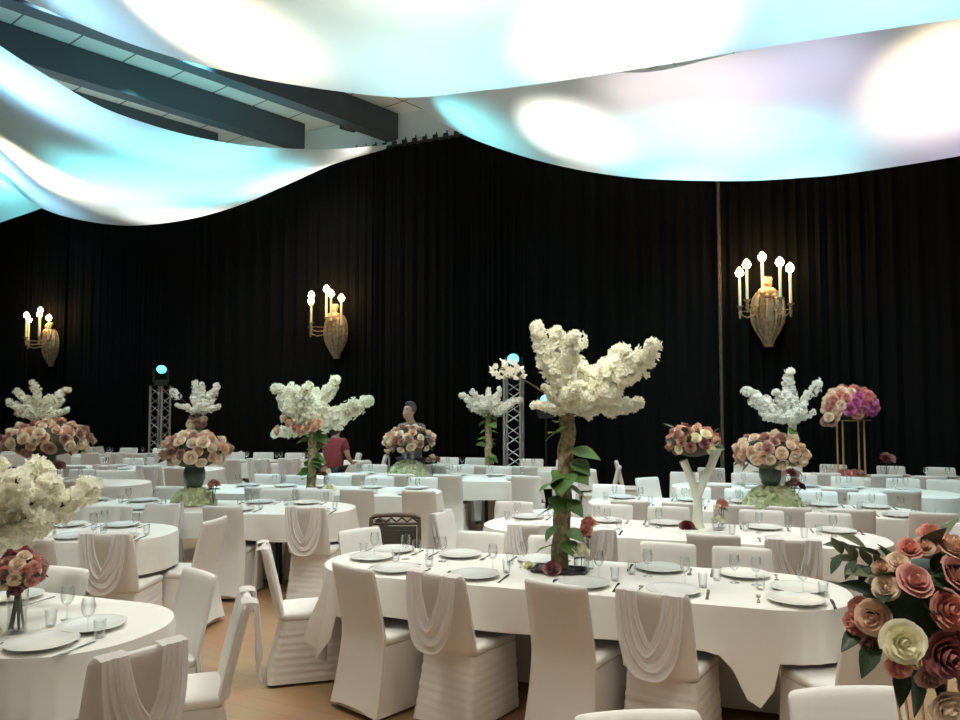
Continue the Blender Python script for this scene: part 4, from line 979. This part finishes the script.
# ------------------------------------------------------------------ people
def skin(name, verts, edges, radii, m, parent=None, sub=2, root=0):
    me = bpy.data.meshes.new(name); me.from_pydata(verts, edges, []); me.materials.append(m)
    o = link(name, me, parent); md = o.modifiers.new('Skin', 'SKIN'); md.use_smooth_shade = True
    sv = me.skin_vertices[0].data
    for i, r in enumerate(radii): sv[i].radius = r if isinstance(r, tuple) else (r, r); sv[i].use_root = (i == root)
    o.modifiers.new('Sub', 'SUBSURF').levels = sub; o.modifiers['Sub'].render_levels = sub
    return o
def figure(loc, rz, label, J, shirt, hair, hair_scale, sleeve_long=False, hair_pts=(), sc_=1.):
    """J: joints by name, metres, figure faces -y"""
    V = []; R = []; E = []; ix = {}
    def v(n, p, r): ix[n] = len(V); V.append(p); R.append(r)
    def e(*ns):
        for a, b in zip(ns, ns[1:]): E.append((ix[a], ix[b]))
    v('pelvis', J['pelvis'], (.155,.11)); v('waist', J['waist'], (.14,.10)); v('chest', J['chest'], (.165,.115)); v('neckb', J['neckb'], (.075,.07)); v('neck', J['neck'], .055)
    v('jaw', J['jaw'], (.062,.075)); v('face', J['face'], (.078,.095)); v('brow', J['brow'], (.078,.098)); v('crown', J['crown'], (.055,.065)); v('nose', J['nose'], .014)
    e('pelvis','waist','chest','neckb','neck','jaw','face','brow','crown'); e('face','nose')
    for s in 'LR':
        for n, r in (('sh',.062),('el',.042),('wr',.028),('palm',(.036,.02)),('hip',.09),('kn',.062),('an',.042),('toe',.034)): v(n+s, J[n+s], r)
        e('chest','sh'+s,'el'+s,'wr'+s,'palm'+s); e('pelvis','hip'+s,'kn'+s,'an'+s,'toe'+s)
        pw = Vector(J['palm'+s]); dw = (pw-Vector(J['wr'+s])).normalized(); sd = dw.cross(Vector((0,1,.2))).normalized()
        for k, (off, ln) in enumerate(((-.03,.062),(-.01,.075),(.01,.07),(.028,.055))):
            v(f'f{k}{s}a', tuple(pw+sd*off+dw*.035), .0095); v(f'f{k}{s}b', tuple(pw+sd*off*1.15+dw*(.035+ln*.55)+Vector((0,0,-.008))), .0085); v(f'f{k}{s}c', tuple(pw+sd*off*1.1+dw*(.035+ln)+Vector((0,.0,-.022))), .007)
            e('palm'+s, f'f{k}{s}a', f'f{k}{s}b', f'f{k}{s}c')
        v('t1'+s, tuple(pw-sd*.045-dw*.0), .010); v('t2'+s, tuple(pw-sd*.065+dw*.035), .008); e('palm'+s, 't1'+s, 't2'+s)
    body = skin('person', [tuple(p) for p in V], E, R, M['skin'])
    body.scale = (sc_,)*3; body.location = loc; body.rotation_euler = (0, 0, rz); tag(body, label, 'person', 'people setting the tables')
    P = lambda n: Vector(J[n])
    vs = [P('pelvis')-Vector((0,0,.15)), P('waist'), P('chest'), P('neckb')-Vector((0,0,.015))]; rr = [(.188,.145),(.168,.128),(.19,.138),(.10,.09)]; ed = [(0,1),(1,2),(2,3)]
    for s in 'LR':
        i = len(vs); f = 1. if sleeve_long else .62
        vs += [P('sh'+s), P('sh'+s).lerp(P('el'+s), f)]; rr += [.08, .062]; ed += [(2,i),(i,i+1)]
    skin('shirt', [tuple(p) for p in vs], ed, rr, shirt, body)
    vs = [P('pelvis')]; rr = [(.172,.128)]; ed = []
    for s in 'LR':
        i = len(vs); vs += [P('hip'+s), P('kn'+s), P('an'+s)+Vector((0,0,.02))]; rr += [.105,.075,.062]; ed += [(0,i),(i,i+1),(i+1,i+2)]
    skin('trousers', [tuple(p) for p in vs], ed, rr, M['trousers'], body)
    up = (P('crown')-P('face')).normalized(); back = -(P('nose')-P('face')); back = (back-up*back.dot(up)).normalized(); sd = up.cross(back)
    rot = Matrix((sd, back, up)).transposed().to_4x4()
    c = (P('face')+P('crown'))/2 + up*.035 + back*.022
    b = MB().ball((0,0,0), 1, 20, 14); hs = []
    for (x, y, z) in b.v:
        f = .55 if (y < -.25 and z < .35) else 1.
        hs.append((x*.092*hair_scale*(.8 if f < 1 else 1), y*.112*hair_scale*(f), z*.105*hair_scale))
    b.v = [tuple(c + rot.to_3x3() @ Vector(q)) for q in hs]
    for (p, r) in hair_pts: b.ball(tuple(P('brow') + rot.to_3x3() @ Vector(p)), r, 12, 8)
    link('hair', b.mesh('hair', hair), body)
    for s in (-1, 1):
        b = MB(); b.ball(tuple(P('face') + sd*.082*s + back*.01), .024, 8, 6, (.5,.8,1.2)); link('ear', b.mesh('ear', M['skin']), body)
        b = MB(); b.ball(tuple(P('face')*.45+P('brow')*.55 - back*.088 + sd*.03*s), .012, 8, 6); link('eye', b.mesh('eye', M['hair_dark']), body)
    b = MB(); b.ball(tuple(P('jaw')*.7+P('face')*.3 - back*.085), .014, 8, 6, (1.7,.5,.5)); link('mouth', b.mesh('mouth', M['dusty_petal']), body)
    sh = []
    for s in 'LR':
        a, q = P('an'+s), P('toe'+s); b = MB().tube([a+Vector((0,.05,-.045)), a*.5+q*.5+Vector((0,0,-.012)), q+Vector((0,-.03,-.004))], [.045,.045,.035], 10); link('shoe', b.mesh('shoe', M['black']), body)
# man in grey, upright with bowed head, arms forward to the bouquet
JM = dict(pelvis=(0,.04,.98), waist=(0,.03,1.14), chest=(0,.02,1.36), neckb=(0,.0,1.50), neck=(0,-.02,1.55), jaw=(0,-.075,1.59), face=(0,-.075,1.645), brow=(0,-.06,1.70), crown=(0,-.035,1.745), nose=(0,-.19,1.625),
          shL=(.185,.02,1.42), elL=(.27,-.08,1.16), wrL=(.20,-.30,1.10), palmL=(.17,-.38,1.11), shR=(-.185,.02,1.42), elR=(-.28,-.06,1.16), wrR=(-.20,-.29,1.08), palmR=(-.17,-.37,1.09),
          hipL=(.10,.03,.90), knL=(.11,.01,.50), anL=(.12,.05,.09), toeL=(.14,-.11,.035), hipR=(-.10,.03,.90), knR=(-.11,.01,.50), anR=(-.12,.05,.09), toeR=(-.14,-.11,.035))
figure((-1.04,11.60,0), -.5, 'person in grey t-shirt with bowed head behind the blush rose bouquet', JM, M['greyshirt'], M['hair_grey'], 1.0)
JW = dict(pelvis=(0,.03,.88), waist=(0,.02,1.03), chest=(0,-.02,1.22), neckb=(.02,-.06,1.345), neck=(.03,-.08,1.39), jaw=(.04,-.12,1.425), face=(.045,-.12,1.475), brow=(.045,-.11,1.52), crown=(.04,-.085,1.56), nose=(.045,-.235,1.46),
          shL=(.165,-.02,1.28), elL=(.25,-.10,1.05), wrL=(.21,-.30,1.0), palmL=(.19,-.38,1.01), shR=(-.165,-.02,1.28), elR=(-.24,-.02,1.05), wrR=(-.22,-.18,.94), palmR=(-.21,-.26,.94),
          hipL=(.095,.02,.82), knL=(.10,-.01,.46), anL=(.11,.04,.09), toeL=(.12,-.11,.035), hipR=(-.095,.02,.82), knR=(-.10,-.01,.46), anR=(-.11,.04,.09), toeR=(-.12,-.11,.035))
figure((-2.22,11.82,0), PI-.35, 'person in maroon top seen from behind beside the wide blossom tree', JW, M['maroon'], M['hair_dark'], 1.06, False, [((0,.08,-.06),.06)], .93)

# ------------------------------------------------------------------ light
def lamp(kind, name, loc, energy, col, target=None, size=1., sizey=None, angle=90, blend=.6):
    d = bpy.data.lights.new(name, kind); d.energy = energy; d.color = col
    if kind == 'AREA':
        d.shape = 'RECTANGLE'; d.size = size; d.size_y = sizey or size
    else: d.shadow_soft_size = size
    if kind == 'SPOT': d.spot_size = math.radians(angle); d.spot_blend = blend
    o = bpy.data.objects.new(name, d); COL.objects.link(o); o.location = loc
    v = Vector(target or (loc[0], loc[1], 0)) - Vector(loc); o.rotation_euler = v.to_track_quat('-Z', 'Y').to_euler()
    return o
CY, WH, WA, BL, LV, GR = (.22, .92, 1), (1, .96, .86), (1, .82, .56), (.34, .72, 1), (.72, .66, 1), (.62, .95, .80)
K = 1.0
def hot(tx, ty, tz, dz, e, col, ang=60, blend=1.):       # lamp in the roof void shining down through the voile, also for added fill
    lamp('SPOT', 'voile_backlight', (tx, ty, min(7.7, tz+dz)), e*K, col, (tx, ty, 0), .12, angle=ang, blend=blend)
# nearest drape
hot(-2.7,7.4,5.6,1.9, 1100, WA, 66); hot(1.3,6.8,5.2,2.0, 1050, WH, 60); hot(-.5,7.2,5.3,2.2, 190, GR, 85); hot(2.9,6.4,5.2,2.2, 480, BL, 85); hot(4.5,6.2,5.2,2.2, 500, CY, 85)
hot(-4.3,8.2,6.2,1.4, 260, BL, 100); hot(-1.4,7.9,5.2,2.4, 130, BL, 80); hot(.6,7.5,5.1,2.4, 130, BL, 85); hot(-.1,7.7,5.1,2.4, 150, CY, 70); hot(-1.2,6.6,5.3,2.2,90,(.9,1,.85),90)
# right drape
hot(1.3,11.2,5.9,1.7, 620, WH, 62); hot(2.9,11.2,5.5,2.1, 520, CY, 80); hot(4.3,10.9,5.3,2.3, 480, CY, 75); hot(5.6,9.1,5.9,1.8, 760, WA, 60); hot(4.1,9.7,5.8,1.9, 240, LV, 85); hot(2.6,9.9,5.9,1.8, 260, (1,.84,.86), 85); hot(.0,12.4,6.4,1.2,220,CY,95); hot(6.3,9.8,5.5,2.1,260,LV,80); hot(3.3,12.1,5.3,2.3,240,WH,50); hot(5.0,11.5,5.2,2.4,160,WH,50); hot(1.9,12.7,5.5,2.1,160,WH,50)
# left drape
hot(-8.1,13.7,6.0,1.7, 1000, WA, 66); hot(-6.0,13.4,5.8,1.9, 800, CY, 95); hot(-4.4,14.3,6.1,1.6, 560, CY, 95); hot(-3.0,14.9,6.6,1.0, 300, WH, 115); hot(-6.1,10.7,6.0,1.8, 700, BL, 95); hot(-7.4,15.6,5.6,2.1, 650, CY, 95); hot(-10.8,16.6,6.6,1.0, 280, CY, 110); hot(-4.6,12.4,6.0,1.7, 600, CY, 95); hot(-9.6,15.6,6.1,1.5,480,BL,95); hot(-6.4,9.8,6.3,1.4,420,BL,100); hot(-6.2,15.9,5.7,2.0,500,WH,70); hot(-3.7,15.4,6.4,1.3,260,WH,90); hot(-2.3,14.5,6.6,.6,60,WH,120); hot(-7.6,12.3,6.2,1.5,330,BL,90); hot(-9.4,14.6,6.2,1.5,380,BL,90); hot(-7.0,14.4,5.9,1.8,260,WH,80)
hot(-11.3,18.2,6.8,.8,220,CY,120)
# unseen soft fill added high up, behind and beside the camera
lamp('AREA', 'added_fill', (-1.5, -1.0, 7.4), 60, (1, .86, .68), (-1, 2.5, 0), 3.0, 1.5)
lamp('AREA', 'added_fill', (3.5, -.5, 7.4), 60, (1, .86, .70), (3, 3, 0), 3.0, 1.5)
for (x, y, z, e, tx, ty) in ((1.6,8.6,5.7,300,2.0,9.3),(4.6,7.8,5.7,250,4.6,9.0),(-2.7,12.4,6.5,310,-2.2,12.2),(-3.6,9.9,6.2,320,-3.4,9.0),(-9.4,10.8,6.3,620,-7.0,12.5)):    # fill added in the gaps between the drapes, no fixtures there
    lamp('SPOT', 'fill_spot', (x, y, z), e*.88, (1, .98, .92), (tx, ty, 0), .35, angle=125, blend=1.)
for (x, y, e) in ((-2.2,4.7,1000),(-.3,4.9,1000),(1.6,4.8,1100),(3.4,4.5,900),(-1.6,3.2,700),(1.6,2.6,500)): hot(x, y, 5.7, 1.9, e, (.93,1,.93), 80, 1.)  # fill above the nearest drape, out of view, added to brighten front tables
for (x, y, z, e, tx, ty) in ((.4,5.3,4.85,300,.4,5.0),(-2.1,4.3,4.9,230,-2.1,4.0),(2.4,5.2,4.9,130,2.3,5.6)):  # fill without fixtures, added below the near drape for the front tabletops
    lamp('SPOT', 'fill_spot', (x, y, z), e*.85, (1, .97, .87), (tx, ty, 0), .3, angle=120, blend=1.)
lamp('SPOT', 'fill_spot', (.2, .3, 4.6), 260, (1, .92, .80), (1.0, 1.9, 1.2), .25, angle=42, blend=.8)  # front fill added to brighten the bouquet near the camera
for (x, y, z, r, e) in ((.57,4.93,2.05,.6,330),(-2.5,4.0,1.35,.7,220),(-2.0,9.3,1.85,.7,300),(3.77,9.35,1.9,.7,260),(.13,12.15,1.9,.7,300),(-5.42,14.8,1.9,.8,300),(-8.9,15.7,1.8,.9,320),(-2.93,7.95,1.35,.45,130),(2.9,7.75,1.35,.45,150),(-5.7,10.1,1.35,.6,170),(5.2,10.85,1.75,.55,200),(1.83,6.5,1.45,.4,110),(-1.0,10.85,1.3,.45,120)):    # narrow fill beams added to brighten the flowers
    q = Vector((x*.72, y-2.6 if y > 5 else y-2.2, 4.75)); d = (q-Vector((x, y, z))).length
    lamp('SPOT', 'flower_fill', tuple(q), e, (1, .98, .90), (x, y, z), .12, angle=2*math.degrees(math.atan(r/d)), blend=.9)
w = bpy.data.worlds.new('hall_ambience'); scene.world = w; w.use_nodes = True
w.node_tree.nodes['Background'].inputs[0].default_value = (.85, .92, 1, 1); w.node_tree.nodes['Background'].inputs[1].default_value = .05

# ------------------------------------------------------------------ camera
cd = bpy.data.cameras.new('camera'); cd.sensor_fit = 'HORIZONTAL'; cd.sensor_width = 36; cd.lens = 36*770/960
cam = bpy.data.objects.new('camera', cd); COL.objects.link(cam)
cam.location = (0, 0, 1.84); cam.rotation_euler = (PI/2 + math.atan(40/770), 0, 0); cd.clip_start = .05; cd.clip_end = 200
scene.camera = cam
vs = scene.view_settings; vs.view_transform = 'Standard'; vs.look = 'None'; vs.gamma = 1.0; vs.exposure = 0.06; vs.use_curve_mapping = False
scene.cycles.use_denoising = True
scene.cycles.max_bounces = 10; scene.cycles.diffuse_bounces = 7; scene.cycles.transparent_max_bounces = 16; scene.cycles.glossy_bounces = 3; scene.cycles.transmission_bounces = 6
scene.cycles.caustics_reflective = False; scene.cycles.caustics_refractive = False; scene.cycles.sample_clamp_indirect = 6
